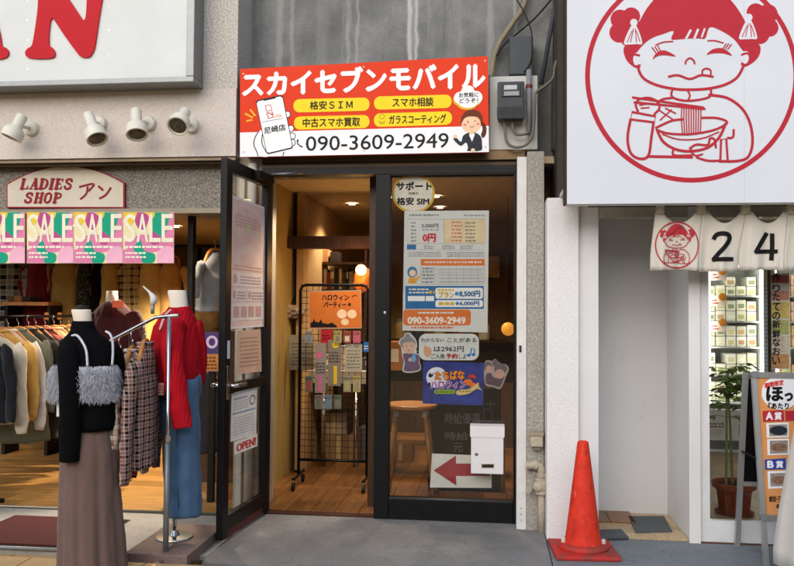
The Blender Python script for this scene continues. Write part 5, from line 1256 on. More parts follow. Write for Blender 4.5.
# ---- lower shelf goods behind
shf = thing('back_shelf', 'low wooden shelf with folded clothes at the back left', 'shelf', (-3.6, 2.0, .012))
bx('shelf_board', A(8, 303, 1.7).x, A(54, 303, 1.7).x, 1.6, 1.85, A(30, 305.5, 1.7).z, A(30, 302, 1.7).z, m_hang, shf)
for x in (10, 52): bx('bracket', A(x, 303, 1.7).x, A(x, 303, 1.7).x + .03, 1.62, 1.84, .0, A(30, 305.6, 1.7).z, m_dark, shf)
for k, (x, cc) in enumerate(((15, '#6a4a2a'), (22, '#a06a3a'), (31, '#3a2f28'))):
    z = A(30, 302, 1.7).z
    bm = bmesh.new(); box(bm, A(x, 300, 1.7).x - .035, A(x, 300, 1.7).x + .04, 1.63, 1.8, z, z + .05, .012)
    tag(ob('folded_cloth', bm, m_fabric('fold_' + cc, cc), None, True), ('brown', 'tan', 'dark')[k] + ' folded garment on the back shelf', 'clothing', 'folded clothes on the back shelf')
for k, (x, y) in enumerate(((46.5, 316), (59.5, 316))):
    p = A(x, y, 1.55); q_ = tag(bx('hang_tag', p.x - .018, p.x + .018, 1.55, 1.553, p.z - .03, p.z + .03, M(('#c98a58', '#c0703a')[k], .5)), ('tan', 'orange')[k] + ' price tag hanging in the dark back of the shop', 'tag')

# ---- things between the red cardigan and the open door
p = A(215, 270, .55)
garment('hanging_blouse', 'pale grey blouse hung near the shop ceiling beside the open door', 'blouse', (p.x, .55, A(213, 244, .55).z), .28, .42, m_fabric('pale_blouse', '#8b8d8f'), math.radians(60), .25, None, True, .05, 1.05, 71)
p = A(203, 380, .35)
garment('dark_coat', 'dark grey coat hanging low between the red cardigan and the door', 'coat', (p.x, .35, A(203, 362, .35).z), .30, .56, m_fabric('coat_grey', '#3a3638'), math.radians(30), .4, None, True, .07, 1.1, 72)
tb_ = thing('side_rail', 'short silver rail beside the open door inside the clothes shop', 'rail', A(205, 350, .35))
tb('rail_bar', [A(192, 353, .35), A(222, 350, .35)], .012, m_chrome, tb_); tb('upright', [Vector((A(220, 350, .35).x, .35, .012)), A(220, 350, .35)], .012, m_chrome, tb_)
for k, (x, y, w, h, cc, nm, ct_) in enumerate(((196, 313, 26, 28, '#7a5a2a', 'brown fluffy bag', 'bag'), (213, 318, 22, 34, '#5c421f', 'dark tan handbag', 'bag'))):
    a = A(x, y, .9); s = 1 / ppm(.9)
    t = thing('fluffy_bag', nm + ' on the display beside the door', ct_, a + Vector((0, 0, -h * s / 2)))
    bm = bmesh.new(); loft(bm, [ring((a.x, .9, a.z - h * s / 2 + h * s * t_), w * s / 2 * f_, .09 * f_, 26, .05, 5, k) for t_, f_ in ((0, .75), (.08, .95), (.4, 1), (.75, .85), (.95, .6), (1, .45))])
    ob('body', bm, m_fabric('fluff_' + cc, cc, .5, 30, 120, .8), t, True)
    bm = bmesh.new(); tube(bm, smooth([Vector((a.x - .05, .9, a.z + h * s * .42)), Vector((a.x - .03, .9, a.z + h * s * .75)), Vector((a.x + .03, .9, a.z + h * s * .75)), Vector((a.x + .05, .9, a.z + h * s * .42))], 5), .008, 8); ob('handle', bm, m_dark, t, True)
dsp = tag(bx('display_cabinet', A(188, 330, .8).x, -1.66, .8, 1.2, .012, A(200, 331, .8).z, m_darkwood), 'dark wooden display cabinet behind the red cardigan', 'cabinet')
pk = thing('boxed_goods', 'purple boxed item with a ring picture beside the door lock', 'box', A(211, 371, .2))
pxbox('box', 204.5, 333, 219, 372, .2, .26, M('#4b3868', .4), pk, .002)
pp_ = YP(.2); draw(pp_, 'ring_picture', [Stroke(ell(212, 342, 4.6, 5.2, 22), 2.6, True, 0)], M('#c9b3c9', .5), pk, .001); draw(pp_, 'orange_panel', [rect(205.5, 354, 218.5, 371)], M('#b5793c', .5), pk, .001)
draw(pp_, 'print', scribble(206.5, 356, 217, 370, 4, 3, .5, 1.5, 4), M('#6b3a1c', .5), pk, .002)
bx('stand', A(211, 371, .2).x - .02, A(211, 371, .2).x + .02, .21, .25, .012, A(211, 372.2, .2).z, m_dark, pk)
for k, (x, y, h) in enumerate(((202.5, 444, 22), (211, 440, 20), (207, 452, 14))):
    a = A(x, y, .28); s = 1 / ppm(.28)
    t = tag(bx('tagged_parcel', a.x - .022, a.x + .022, .28 + .06 * k, .32 + .06 * k, a.z - h * s / 2, a.z + h * s / 2, M(('#c9c5bd', '#b9b4aa', '#d2cfc8')[k], .5)), ('left', 'right', 'lower middle')[k] + ' small white swing tag below the dark coat', 'tag')
# ---- maroon door mat
mt = thing('door_mat', 'maroon ribbed door mat on the sill of the clothes shop', 'mat', (-2.7, -.45, .003))
corners = [G(14, 519, .012), G(118, 524, .012), G(112, 552, .012), G(-8, 545.5, .012)]
x0_, x1_, y0_, y1_ = corners[3].x - .3, -2.2, -.83, -.27
bx('mat_pile', x0_ + .06, x1_, y0_, y1_, .0035, .013, (lambda b: (b.bump(b.noise(260, 2), .8, .006), b.done(b.ramp(b.noise(220, 3), [(.35, '#2f0f10'), (.65, '#5e2120')]), .95))[1])(NB('maroon_pile')), mt, .003)
bx('rubber_edge', x0_ + .04, x1_ + .012, y0_ - .014, y1_ + .014, .0033, .007, m_black, mt)
# ================================================================== lit lamps: seen downlights and a few added ones
def downlight(p, col, power, label, size=.045, spot_a=120, emit=25, group='ceiling downlights'):
    r = thing('downlight', label, 'lamp', p, group)
    lt('trim_ring', [(size * 1.25, 0), (size * 1.25, .006), (size, .006), (size, .0)], tuple(Vector(p) + Vector((0, 0, -.008))), M('#d9d4c8', .4), r, 24)
    b = MC.get(('em', col, emit))
    if not b:
        nb_ = NB('lamp_glow'); nb_.b.inputs['Emission Color'].default_value = (*col, 1); nb_.b.inputs['Emission Strength'].default_value = emit; b = nb_.done((.8, .8, .8), .5); MC[('em', col, emit)] = b
    lt('diffuser', [(size * .98, 0), (size * .6, -.004), (.001, -.006)], tuple(Vector(p) + Vector((0, 0, -.004))), b, r, 20)
    ld = bpy.data.lights.new('downlight_lamp', 'SPOT'); ld.energy = power; ld.color = col; ld.spot_size = math.radians(spot_a); ld.spot_blend = .6; ld.shadow_soft_size = .05
    lo = bpy.data.objects.new('downlight_lamp', ld); COL.objects.link(lo); lo.parent = r; lo.location = (0, 0, -.03)
    return r
WARM = (1.0, .80, .58); NEUT = (1.0, .93, .82)
downlight(G(180, 213, FZ0 - .002), WARM, 40, 'small lit downlight by the rightmost SALE poster in the clothes shop')
downlight((-3.3, 1.0, FZ0 - .002), WARM, 38, 'lit downlight over the crowded left rack')  # added lamp with no seen fixture, lights the rack of tops
downlight((-2.5, 1.15, FZ0 - .002), WARM, 230, 'lit downlight in front of the back rail of the clothes shop')  # extra lamp put in to brighten the dark back row of clothes
zc = 2.233
downlight(G(325, 173.5, zc), WARM, 40, 'lit downlight just inside the open doorway of the mobile shop')
for x, y, lab in ((430, 172.5, 'front lit downlight behind the round window sticker'), (436, 196, 'middle lit downlight behind the round window sticker'), (440, 207, 'rear lit downlight behind the round window sticker')):
    d = ray(x, y); t = (zc - CAM.z) / d.z if d.z > 0 else 8
    p = CAM + d * t; p.y = min(p.y, 3.2); p.z = zc
    downlight(p, WARM, 40, lab)
downlight((-1.2, 1.9, zc), WARM, 42, 'lit downlight over the wire rack in the mobile shop')

# ================================================================== things inside the mobile shop
# wire rack on castors
Yk = .75
gk = thing('wire_rack', 'black wire grid display rack on castors in the doorway', 'display rack', (A(333, 480, Yk).x, Yk, .02))
xa, xb = A(299.5, 380, Yk).x, A(367.5, 380, Yk).x; zt_ = A(333, 285, Yk).z; zl = .10
tb('frame_tube', [(xa, Yk, zl)] + [(xa, Yk, zt_ - .04), (xa + .012, Yk, zt_ - .012), (xa + .04, Yk, zt_), (xb - .04, Yk, zt_), (xb - .012, Yk, zt_ - .012), (xb, Yk, zt_ - .04), (xb, Yk, zl)], .011, m_blackm, gk, 10)
bm = bmesh.new(); nx, nz = 11, 28
for i in range(1, nx): x = xa + (xb - xa) * i / nx; tube(bm, [(x, Yk, .22), (x, Yk, zt_)], .0022, 5)
for i in range(nz + 1): z = .22 + (zt_ - .22) * i / nz; tube(bm, [(xa, Yk + .003, z), (xb, Yk + .003, z)], .0022, 5)
ob('wire_grid', bm, m_blackm, gk)
tb('cross_bar', [(xa, Yk, .21), (xb, Yk, .21)], .009, m_blackm, gk)
for x in (xa, xb):
    tb('foot_bar', [(x, Yk - .16, .10), (x, Yk + .16, .10)], .011, m_blackm, gk)
    for y in (Yk - .15, Yk + .15):
        c = tb('castor_stem', [(x, y, .10), (x, y, .06)], .007, m_chrome, gk, 8)
        lt('castor_wheel', [(.012, -.01), (.028, -.009), (.028, .009), (.012, .01)], (x, y - .005, .048), m_black, c, 16, (1, 0, 0))
pk2 = YP(Yk - .02)
q = [(309, 291.5), (361, 290.5), (361.5, 328), (309.5, 328.5)]
r = sheet('halloween_notice', 'orange halloween party notice in a clear sleeve on the wire rack', pk2, q, M('#b9672c', .4, 0, .06))
draw(pk2, 'sleeve_edge', [Stroke(q, .8, True, 0)], M('#a7988a', .3), r, .0012)
text(pk2, 'lettering', 'ハロウィン', (322, 294.5, 349, 300.5), P_BLK, r, .0014, .25)
text(pk2, 'lettering', 'パーティー', (324, 302, 346, 307.5), P_BLK, r, .0014, .25)
draw(pk2, 'pale_disc', [ell(342, 314, 5, 4.6, 20), ell(352, 314, 4.6, 4.4, 20), ell(345, 322, 4, 3.2, 20)], M('#d9bd9c', .5), r, .0014)
draw(pk2, 'castle_silhouette', [[(310.5, 327.5), (310.5, 323), (313, 321.5), (314, 318), (315, 321.5), (319, 322.5), (321, 319), (322.5, 323), (328, 324), (332, 322.5), (337, 326), (337, 327.5)]], P_BLK, r, .0014)
draw(pk2, 'bat', [Stroke([(352, 297), (354.5, 295.5), (357, 296)], .8), ell(349.5, 304.5, 1.4, 1.8, 10)], P_BLK, r, .0016)
def card(x0, y0, x1, y1, Y, col, name, label, cat, extra=None, group='packages on the wire rack'):
    r = thing(name, label, cat, A((x0 + x1) / 2, y1, Y), group)
    pxbox('backing_card', x0, y0, x1, y1, Y, Y + .004, M(col, .5), r)
    if extra:
        for i, (nm, sh, cc) in enumerate(extra): draw(YP(Y), nm, sh, M(cc, .4), r, .001 + i * .0006)
    return r
card(315, 343, 326, 393, Yk - .03, '#8a8076', 'blister_pack', 'blister pack with pink item on the wire rack', 'package', [('pink_item', [ell(319.5, 355, 2.5, 3.6, 14), rect(318.5, 375, 321.5, 392)], '#d0608a'), ('print', scribble(316, 362, 325, 374, 4, 2, .4), '#4a4440')])
card(328, 340, 341, 386, Yk - .03, '#7d7468', 'blister_pack', 'blister pack with yellow item on the wire rack', 'package', [('yellow_item', [ell(335.5, 345, 3.4, 3.2, 14), rect(333.5, 366, 337, 384)], '#d9b52c'), ('print', scribble(329, 351, 340, 363, 4, 3, .4), '#4a4440')])
card(345, 344, 362, 372, Yk - .03, '#a39c8a', 'printed_card', 'pale green white printed card on the right of the wire rack', 'card', [('print', scribble(347, 349, 360, 369, 6, 4, .3), '#5f6a54')])
card(289, 335, 314, 370, Yk + .35, '#8d8676', 'printed_card', 'pale printed sheet propped behind the left of the wire rack', 'card', [('print', scribble(292, 342, 311, 366, 7, 5, .3), '#55503f')])
card(321, 329.5, 332, 343, Yk - .028, '#a3202c', 'blister_pack', 'red package directly below the orange notice', 'package', [('print', scribble(322.5, 334, 330, 340, 2, 6, .4), '#5a1016')])
card(363.5, 342, 368.5, 352, Yk - .03, '#2b62a8', 'blister_pack', 'small blue package at the right edge of the wire rack', 'package', [('print', scribble(364, 345, 368, 350, 2, 7, .4), '#cfd6e0')])
card(271, 333, 282, 366, Yk + .35, '#8a846f', 'printed_card', 'pale printed sheet far left behind the doorway', 'card', [('print', scribble(272, 338, 281, 362, 7, 5, .3), '#55503f')])
# wall shelf with books
Yb = 1.95
bs = thing('wall_shelf', 'dark shelf of books and files above the wire rack', 'shelf', A(330, 291, Yb))
pxbox('shelf_board', 303, 289.5, 364, 292.5, Yb, Yb + .25, m_darkwood, bs)
pxbox('shelf_board', 303, 262, 364, 264.5, Yb, Yb + .25, m_darkwood, bs)
pxbox('side_panel', 301, 250, 303, 470, Yb, Yb + .25, m_darkwood, bs)
pxbox('side_panel', 364, 250, 366, 470, Yb, Yb + .25, m_darkwood, bs)
x = 304.5; i = 0
cols = ['#5a5147', '#8a8070', '#2c2a28', '#9c9482', '#3b3a3c', '#b3a894', '#8c2f22', '#6d6454', '#2a2826', '#a59a86', '#45403a', '#1f1e1e', '#857a68', '#514a42']
while i < 13 and x < 361:
    w = (3.2, 2.6, 4.2, 3.6, 2.8)[i % 5]; h = (18, 20.5, 17, 21.5)[i % 4]
    p = thing('book', (ORD[i] + ' book from the left on the dark shelf above the wire rack'), 'book', A(x + w / 2, 289.4, Yb + .03), 'books on the dark shelf')
    pxbox('cover', x, 289.4 - h, x + w, 289.4, Yb + .03, Yb + .2, M(cols[i], .5), p)
    if i % 2: draw(YP(Yb + .03), 'spine_label', [rect(x + .5, 289.4 - h * .8, x + w - .5, 289.4 - h * .5)], M('#b9b09c', .5), p, .001)
    x += w + .5; i += 1
for k, (x0, y0, x1, y1, cc, nm) in enumerate(((303.5, 250, 312, 262, '#6a5236', 'brown box'), (316, 249.5, 328, 262, '#b0835a', 'tan box'), (330, 252, 338, 262, '#332c26', 'dark box'))):
    o = pxbox('storage_box', x0, y0, x1, y1, Yb + .03, Yb + .2, M(cc, .6), None, .003)
    tag(o, nm + ' on top of the book shelf', 'box', 'boxes on top of the shelf')
# counter with chrome legs
ct2 = thing('counter_table', 'white edged table with chrome legs behind the wire rack', 'table', (A(315, 400, 1.45).x, 1.6, .02))
pxbox('table_top', 266, 371, 366, 383, 1.45, 2.05, M('#a59d90', .5), ct2)
for x in (322.5, 355):
    for y in (1.5, 2.0): xx = A(x, 400, 1.45).x; tb('leg', [(xx, y, .02), (xx, y, A(315, 383, 1.45).z)], .02, m_chrome, ct2, 14)
for k, (x, w, h, cc) in enumerate(((-1.40, .26, .22, '#8a6f4c'), (-1.10, .22, .28, '#5d5a56'), (-1.40, .2, .18, '#a3927a'), (-.84, .2, .2, '#7a5a3a'))):
    z = .02 if k != 2 else .241
    t = thing('stacked_carton', ('wide cardboard', 'tall grey', 'upper pale', 'right brown')[k] + ' carton under the white edged table', 'box', (x + w / 2, 1.85, z), 'cartons under the table')
    bx('carton', x, x + w, 1.72, 1.98, z, z + h, M(cc, .75), t, .004); bx('tape', x + w * .42, x + w * .58, 1.717, 1.719, z + .02, z + h - .01, M('#b59a6a', .4), t)
# salt lamp on its bracket
sl = thing('salt_lamp', 'glowing orange rock lamp on a bracket right of the book shelf', 'lamp', A(364, 292, 1.1))
ce = A(363.5, 280, 1.1)
bm = bmesh.new(); bmesh.ops.create_icosphere(bm, subdivisions=3, radius=.075)
for v in bm.verts:
    n_ = noise.noise(v.co * 16 + Vector((3, 1, 2))); v.co = v.co * (1 + .25 * n_); v.co.z *= 1.35
    v.co = ce + Matrix.Rotation(math.radians(35), 3, 'Y') @ v.co
em = M('#c25a1c', .5, 0, .3, 20, .4, 50, .3, .5)
ob('rock_body', bm, em, sl)
bp = A(361, 270, 1.02)
bm = bmesh.new(); bmesh.ops.create_uvsphere(bm, u_segments=16, v_segments=10, radius=.042); bmesh.ops.translate(bm, vec=bp, verts=bm.verts)
ob('bulb', bm, M('#ffb860', .5, 0, .05, 14, 0, 60, .3, 9), sl, True)
tb('bracket', [ce + Vector((0, .02, -.06)), ce + Vector((.1, .03, -.09)), Vector((A(369, 290, 1.1).x + .1, 1.13, ce.z - .09))], .008, m_blackm, sl)
ld = bpy.data.lights.new('bulb_light', 'POINT'); ld.energy = 3.5; ld.color = (1, .55, .2); ld.shadow_soft_size = .05
lo = bpy.data.objects.new('bulb_light', ld); COL.objects.link(lo); lo.parent = sl; lo.location = bp + Vector((-.02, -.07, .02)) - ROOT[sl.name]
# crinkled clear bag
cb = A(290, 312, 1.15)
bm = bmesh.new(); bmesh.ops.create_icosphere(bm, subdivisions=3, radius=.1)
for v in bm.verts: v.co = cb + Vector((v.co.x * 1.1, v.co.y * .6, v.co.z * .55)) * (1 + .5 * noise.noise(v.co * 24))
tag(ob('clear_bag', bm, (lambda b: b.done('#8f7d66', .15, 0, .8))(NB('crinkled_plastic'))), 'shiny crinkled plastic bag beside the left of the wire rack', 'bag')
bh = thing('bag_hook', 'thin hook holding the crinkled plastic bag', 'hook', cb); tb('stem', [cb + Vector((0, 0, .02)), cb + Vector((0, .1, .1)), Vector((cb.x, 1.34, cb.z + .12))], .004, m_blackm, bh)

# more stock: small hanging packs, counter boxes, framed pictures
pcol = ['#8f8a80', '#b05a6a', '#6f7d8a', '#a89c5a', '#c2bcae', '#5f6a5a', '#9a4a3a', '#7a7268']
k = 0
for row, (y0, y1) in enumerate(((331, 343), (376, 392), (395, 409))):
    for col in range(6):
        x0 = 305 + col * 9.6; 
        if row == 0 and 1 <= col <= 2 or (row == 1 and col in (1, 2, 3)) or (row == 2 and col in (0, 4, 5)): continue
        cc = pcol[(k * 3 + row) % 8]
        card(x0, y0, x0 + 7.6, y1, Yk - .032 - .002 * col, cc, 'hanging_pack', 'small hanging pack, %s from the left in the %s row of the wire rack' % (ORD[col], ('upper', 'middle', 'lower')[row]), 'package', [('coloured_item', [rect(x0 + 1.6, y0 + 5, x0 + 6, y1 - 1.5)], pcol[(k * 5 + 2) % 8]), ('header_print', scribble(x0 + .8, y0 + 1, x0 + 7, y0 + 4, 2, k, .5, .8, 2), '#3d3a36')])
        k += 1
zt3 = A(315, 371, 1.45).z
for k, (x, w, h, d, cc) in enumerate(((-1.42, .16, .12, .2, '#8a8478'), (-1.24, .12, .20, .15, '#b5ab98'), (-1.06, .18, .10, .2, '#4d4a48'), (-.86, .14, .24, .14, '#a06b3c'), (-.72, .12, .16, .16, '#77808a'))):
    t = thing('counter_box', ORD[k] + ' box from the left on the white edged table', 'box', (x, 1.72, zt3), 'boxes on the table')
    bx('carton', x, x + w, 1.62, 1.62 + d, zt3 + .001, zt3 + h, M(cc, .6), t, .003); bx('lid_label', x + w * .2, x + w * .8, 1.617, 1.619, zt3 + h * .3, zt3 + h * .75, M('#d0c8b6', .5), t)
for k, (x, z, w, h, cc) in enumerate(((-.42, 1.55, .26, .34, '#a8603a'), (-.08, 1.62, .2, .26, '#c0a05a'), (.2, 1.5, .3, .36, '#7d3a30'), (.58, 1.6, .22, .3, '#5a6a7a'), (-.42, 1.12, .22, .28, '#b98a4a'), (.5, 1.12, .3, .26, '#9a7a50'))):
    t = thing('framed_picture', ORD[k] + ' framed picture from the left on the rear wall behind the window', 'picture', (x, 3.3, z), 'pictures on the rear wall')
    bx('frame', x, x + w, 3.30, 3.328, z, z + h, m_darkwood, t); bx('print', x + .02, x + w - .02, 3.295, 3.299, z + .02, z + h - .02, M(cc, .6, 0, .5, 9), t)
for k, (x, h, cc) in enumerate(((-.9, .22, '#8a7048'), (-.72, .3, '#3a3a3c'), (-.5, .18, '#a89a80'), (-.28, .26, '#6a3a2a'), (-.05, .2, '#b0a48c'))):
    t = thing('shop_jar', ORD[k] + ' jar from the left on the rear cabinet', 'jar', (x, 3.12, 1.0), 'jars on the rear cabinet')
    lt('glass_body', [(.05, 0), (.06, .01), (.06, h * .7), (.04, h * .82)], (x, 3.12, 1.0), M(cc, .3, 0, .2), t, 20); lt('lid', [(.042, 0), (.042, .03)], (x, 3.12, 1.0 + h * .82), M('#8a8578', .4, .5), t, 20)
# round wooden table behind the window
Yt = .55
tc_ = A(411.5, 406, Yt)
rtb = thing('round_table', 'small round wooden table with splayed legs behind the window', 'table', (tc_.x, Yt, .02))
m_tbl = m_wood('table_wood', '#8a5a2c', '#b07a40', (2, 12, 12), .35)
lt('table_top', [(.001, -.015), (.165, -.015), (.178, -.005), (.178, .012), (.172, .018), (.001, .018)], tuple(tc_), m_tbl, rtb, 48)
for a in (215, 325, 35, 145):
    a = math.radians(a); p0 = tc_ + Vector((math.cos(a) * .12, math.sin(a) * .12, -.015)); p1 = Vector((tc_.x + math.cos(a) * .20, Yt + math.sin(a) * .2, .02))
    tb('leg', [p0, p1], [.017, .011], m_tbl, rtb, 12)
    lt('leg_ferrule', [(.021, -.05), (.022, 0)], tuple(p0), M('#b9b0a0', .4), rtb, 12)
# blackboard with chalk lines
bbd = thing('blackboard', 'leaning blackboard with chalk writing behind the window', 'blackboard', A(470, 500, .75))
pxbox('board', 428, 388, 501, 497, .75, .77, M('#17191a', .7, 0, .3, 6), bbd)
pxbox('wood_frame', 501.2, 380, 505, 497, .745, .775, m_wood('red_wood', '#4a2414', '#6d3a22', (14, 14, 1), .5), bbd)
pb = YP(.75); m_chalk = M('#5e6464', .9)
text(pb, 'chalk_writing', '時給優遇', (445, 413, 480, 424), m_chalk, bbd, .001, .1)
draw(pb, 'chalk_drawing', [Stroke([(484, 420), (484, 410), (491, 410), (492, 420), (486, 422)], .6), Stroke([(486, 404), (496, 404)], .7, sn=0), Stroke([(491, 401), (490, 408)], .7, sn=0)], m_chalk, bbd, .001)
text(pb, 'chalk_writing', '時給', (445, 432, 468, 440), m_chalk, bbd, .001, .1)
text(pb, 'chalk_writing', '元', (453, 443, 463, 452), m_chalk, bbd, .001, .1)
# stacked floor mats / bench under the table
bn = thing('low_bench', 'low brown slatted bench behind the round table', 'bench', (-.45, 1.3, .02))
for k in range(4): bx('seat_slat', -.85, .1, 1.15 + k * .09, 1.23 + k * .09, .28, .31, m_floorwood, bn)
for x in (-.8, .02): bx('leg', x, x + .05, 1.16, 1.48, .02, .279, m_darkwood, bn)
# hanging globe lamp
gl_ = thing('globe_lamp', 'small glowing yellow globe lamp deep behind the window frame', 'lamp', A(507, 329, 1.6))
gc = A(508, 329, 1.6)
bm = bmesh.new(); bmesh.ops.create_uvsphere(bm, u_segments=18, v_segments=12, radius=.055); bmesh.ops.translate(bm, vec=gc, verts=bm.verts)
ob('globe', bm, M('#e59a3c', .4, 0, .2, 30, 0, 60, .3, .55), gl_, True); tb('cord', [gc, Vector((gc.x, gc.y, 2.23))], .003, m_black, gl_, 6)

# ================================================================== noodle shop side
# mats in the recess
for (P, lab) in ((((628, 516), (664, 516), (672.5, 531), (636, 532)), 'grey fibre mat at the back of the recessed entrance'), (((600, 529.5), (621, 529), (629, 537.5), (600, 538)), 'smaller grey mat half hidden by the traffic cone')):
    pts = [G(x, y, .02) for x, y in P]
    tag(prism('floor_mat', pts, (0, 0, -.0075), (lambda b: (b.bump(b.noise(300, 2), .8, .005), b.done(b.ramp(b.noise(240, 3), [(.35, '#3c4043'), (.65, '#6a6f72')]), .95))[1])(NB('grey_fibre'))), lab, 'mat', 'grey mats in the entrance')
# freezers
def freezer(x0, Y, label, seed, wide, ncol, colsets, tags):
    r_ = random.Random(seed); r = thing('upright_freezer', label, 'freezer', (x0 + wide / 2, Y + .3, .012))
    m_f = M('#d5d7d6', .35, 0, .04); zt2 = 1.76
    bx('base_cabinet', x0, x0 + wide, Y, Y + .6, .012, .40, m_f, r, .004)
    bx('kick_grille', x0 + .03, x0 + wide - .03, Y - .004, Y - .001, .04, .12, M('#6a6c6e', .5), r)
    bx('rear_panel', x0, x0 + wide, Y + .55, Y + .6, .401, zt2, M('#cfd4cc', .5), r)
    for s, e in ((x0, x0 + .035), (x0 + wide - .035, x0 + wide)): bx('side_panel', s, e, Y, Y + .549, .401, zt2, m_f, r)
    bx('top_panel', x0, x0 + wide, Y, Y + .6, zt2 + .001, zt2 + .09, m_f, r)
    bx('glass_door', x0 + .036, x0 + wide - .036, Y + .004, Y + .010, .401, zt2, m_glassm, r)
    tb('door_handle', [(x0 + .02, Y - .001, .85), (x0 + .02, Y - .03, .9), (x0 + .02, Y - .03, 1.15), (x0 + .02, Y - .001, 1.2)], .008, m_alu, r)
    nb_ = NB('freezer_tube'); nb_.b.inputs['Emission Color'].default_value = (1, .98, .93, 1); nb_.b.inputs['Emission Strength'].default_value = 5.0; nb_.done('#ffffff', .4)
    tb('light_tube', [(x0 + .05, Y + .05, zt2 - .03), (x0 + wide - .05, Y + .05, zt2 - .03)], .012, nb_.m, r)
    for s in (0, 1):
        xs = x0 + (.05 if s == 0 else wide - .05)
        tb('light_tube', [(xs, Y + .03, .45), (xs, Y + .03, zt2 - .06)], .008, nb_.m, r)
        ld = bpy.data.lights.new('freezer_light', 'AREA'); ld.shape = 'RECTANGLE'; ld.size = .04; ld.size_y = 1.2; ld.energy = 1.7; ld.color = (1, .98, .9)
        lo = bpy.data.objects.new('freezer_light', ld); COL.objects.link(lo); lo.parent = r; lo.location = Vector((xs + (.012 if s == 0 else -.012), Y + .035, 1.08)) - ROOT[r.name]
        lo.rotation_euler = Vector((1 if s == 0 else -1, .9, 0)).to_track_quat('-Z', 'Y').to_euler()
    zs = [.46, .72, .98, 1.22, 1.46]
    for z in zs: bx('wire_shelf', x0 + .036, x0 + wide - .036, Y + .06, Y + .53, z - .014, z - .002, m_f, r)
    for ri, z in enumerate(zs[::-1]):
        for c_ in range(ncol):
            w = (wide - .09) / ncol; cx = x0 + .045 + w * (c_ + .5); h = r_.uniform(.085, .10)
            for st in range(2):
                zz = z + st * (h + .004)
                if zz + h > zt2 - .05 or (zz + h > z + .22) or r_.random() < .07 * st * 3: continue
                t = thing('food_pack', '%s food pack in the %s row from the top, %s column%s, of the %s' % ('upper' if st else 'lower', ORD[ri], ORD[c_], '', 'left freezer' if seed == 1 else 'right freezer'), 'food pack', (cx, Y + .2, zz), 'frozen food packs')
                cc = r_.choice(colsets)
                bx('tray', cx - w * .45, cx + w * .45, Y + .16, Y + .36, zz, zz + h, M(cc, .35, 0, .15, 50), t, .006)
                bx('label_strip', cx - w * .3, cx + w * .3, Y + .158, Y + .1595, zz + h * .2, zz + h * .62, M(r_.choice(('#e9ead6', '#d9cf9c', '#a9b57e', '#c9a27c', '#8f9a78')), .4, 0, .3, 90), t)
    for i in range(tags):
        z = zs[-1 - i] + .14; 
        t = thing('price_card', 'pink price card with an orange coin, %s from the top on the left freezer' % ORD[i], 'price card', (x0 + .11, Y + .06, z), 'price cards on the freezer')
        bx('card', x0 + .066, x0 + .215, Y + .062, Y + .064, z, z + .085, M('#efdcd2', .5), t)
        lt('coin', [(.001, 0), (.036, 0), (.036, .002)], (x0 + .175, Y + .059, z + .085), M('#d98a2c', .4), t, 18, (0, -1, 0))
        bx('card_print', x0 + .075, x0 + .14, Y + .060, Y + .0615, z + .02, z + .032, M('#b05a50', .5), t); bx('card_print', x0 + .075, x0 + .12, Y + .060, Y + .0615, z + .045, z + .06, M('#b05a50', .5), t)
    return r
fx = A(704.5, 350, 3.0).x; Yf_ = 2.72
fx = A(705, 350, Yf_).x; fw_ = A(768, 350, Yf_).x - fx
freezer(fx, Yf_, 'white upright glass freezer filled with pale food packs', 1, fw_, 5, ['#e3e3d3', '#ecebe2', '#d6d6c4', '#e6e4d4'], 3)
freezer(fx + fw_ + .03, Yf_, 'second white glass freezer behind the vertical lettering', 2, fw_, 5, ['#c9a27c', '#d9c28c', '#b8c090', '#d7b0a0'], 0)
r = thing('notice_plate', 'white printed plate on the freezer base beside the plant', 'notice', (fx, Yf_ - .02, .4))
pf_ = YP(Yf_ - .012); pxbox('plate', 703.5, 420, 727, 437, Yf_ - .012, Yf_ - .002, M('#d3d2cd', .5), r)
draw(pf_, 'print', scribble(706, 422.5, 724, 428, 2, 3, .5, 1.5, 4), M('#45443f', .5), r, .001); draw(pf_, 'print', scribble(706, 430, 722, 435, 3, 4, .35, 1, 3), M('#8a8880', .5), r, .001)
# vertical lettering on the glass
pg = YP(-.245)
vb = thing('window_lettering', 'column of black brush lettering on the glass beneath the curtain', 'lettering', A(776, 372, -.245))
ys = [273.5, 284.5, 293, 303, 312, 320.5, 330, 338.5, 347.5, 357]
for ch, y in zip('作りたての新鮮なおい', ys):
    text(pg, 'character', ch, (772.5, y, 780, y + 7.6), P_BLK, vb, .0005, .3)
draw(pg, 'strip_line', [rect(765.2, 280, 765.6, 372), rect(767, 276, 767.3, 372)], M('#8f9aa0', .4), vb, .0005)  # two thin grey lines in the strip of tiny vertical print
draw(pg, 'thin_print', scribble(764, 284, 767.6, 372, 22, 8, .45, .8, 1.6), M('#5a6670', .5), vb, .001)
rp = thing('menu_strip', 'red and yellow food photo strip behind the brush lettering', 'menu strip', A(785, 372, -.2))
for k, (y0, y1, cc) in enumerate(((275, 283, '#c0564a'), (291, 300, '#e8a58e'), (302, 318, '#ecd27c'), (320, 334, '#c9cc84'), (336, 352, '#e8dcc4'), (354, 368, '#e0a870'))):
    pxbox('photo', 771.5, y0, 789, y1, -.2, -.199, (lambda b, c0: b.done(b.mix(b.ramp(b.noise(40, 4), [(.4, (0, 0, 0)), (.65, (.35, .35, .35))]), c0, '#7a4a34'), .4))(NB('food_photo'), cc), rp)
bx('strip_back', A(771, 320, -.19).x, A(789.5, 320, -.19).x, -.197, -.195, A(780, 369, -.19).z, A(780, 273, -.19).z, M('#e9e6dc', .5), rp)

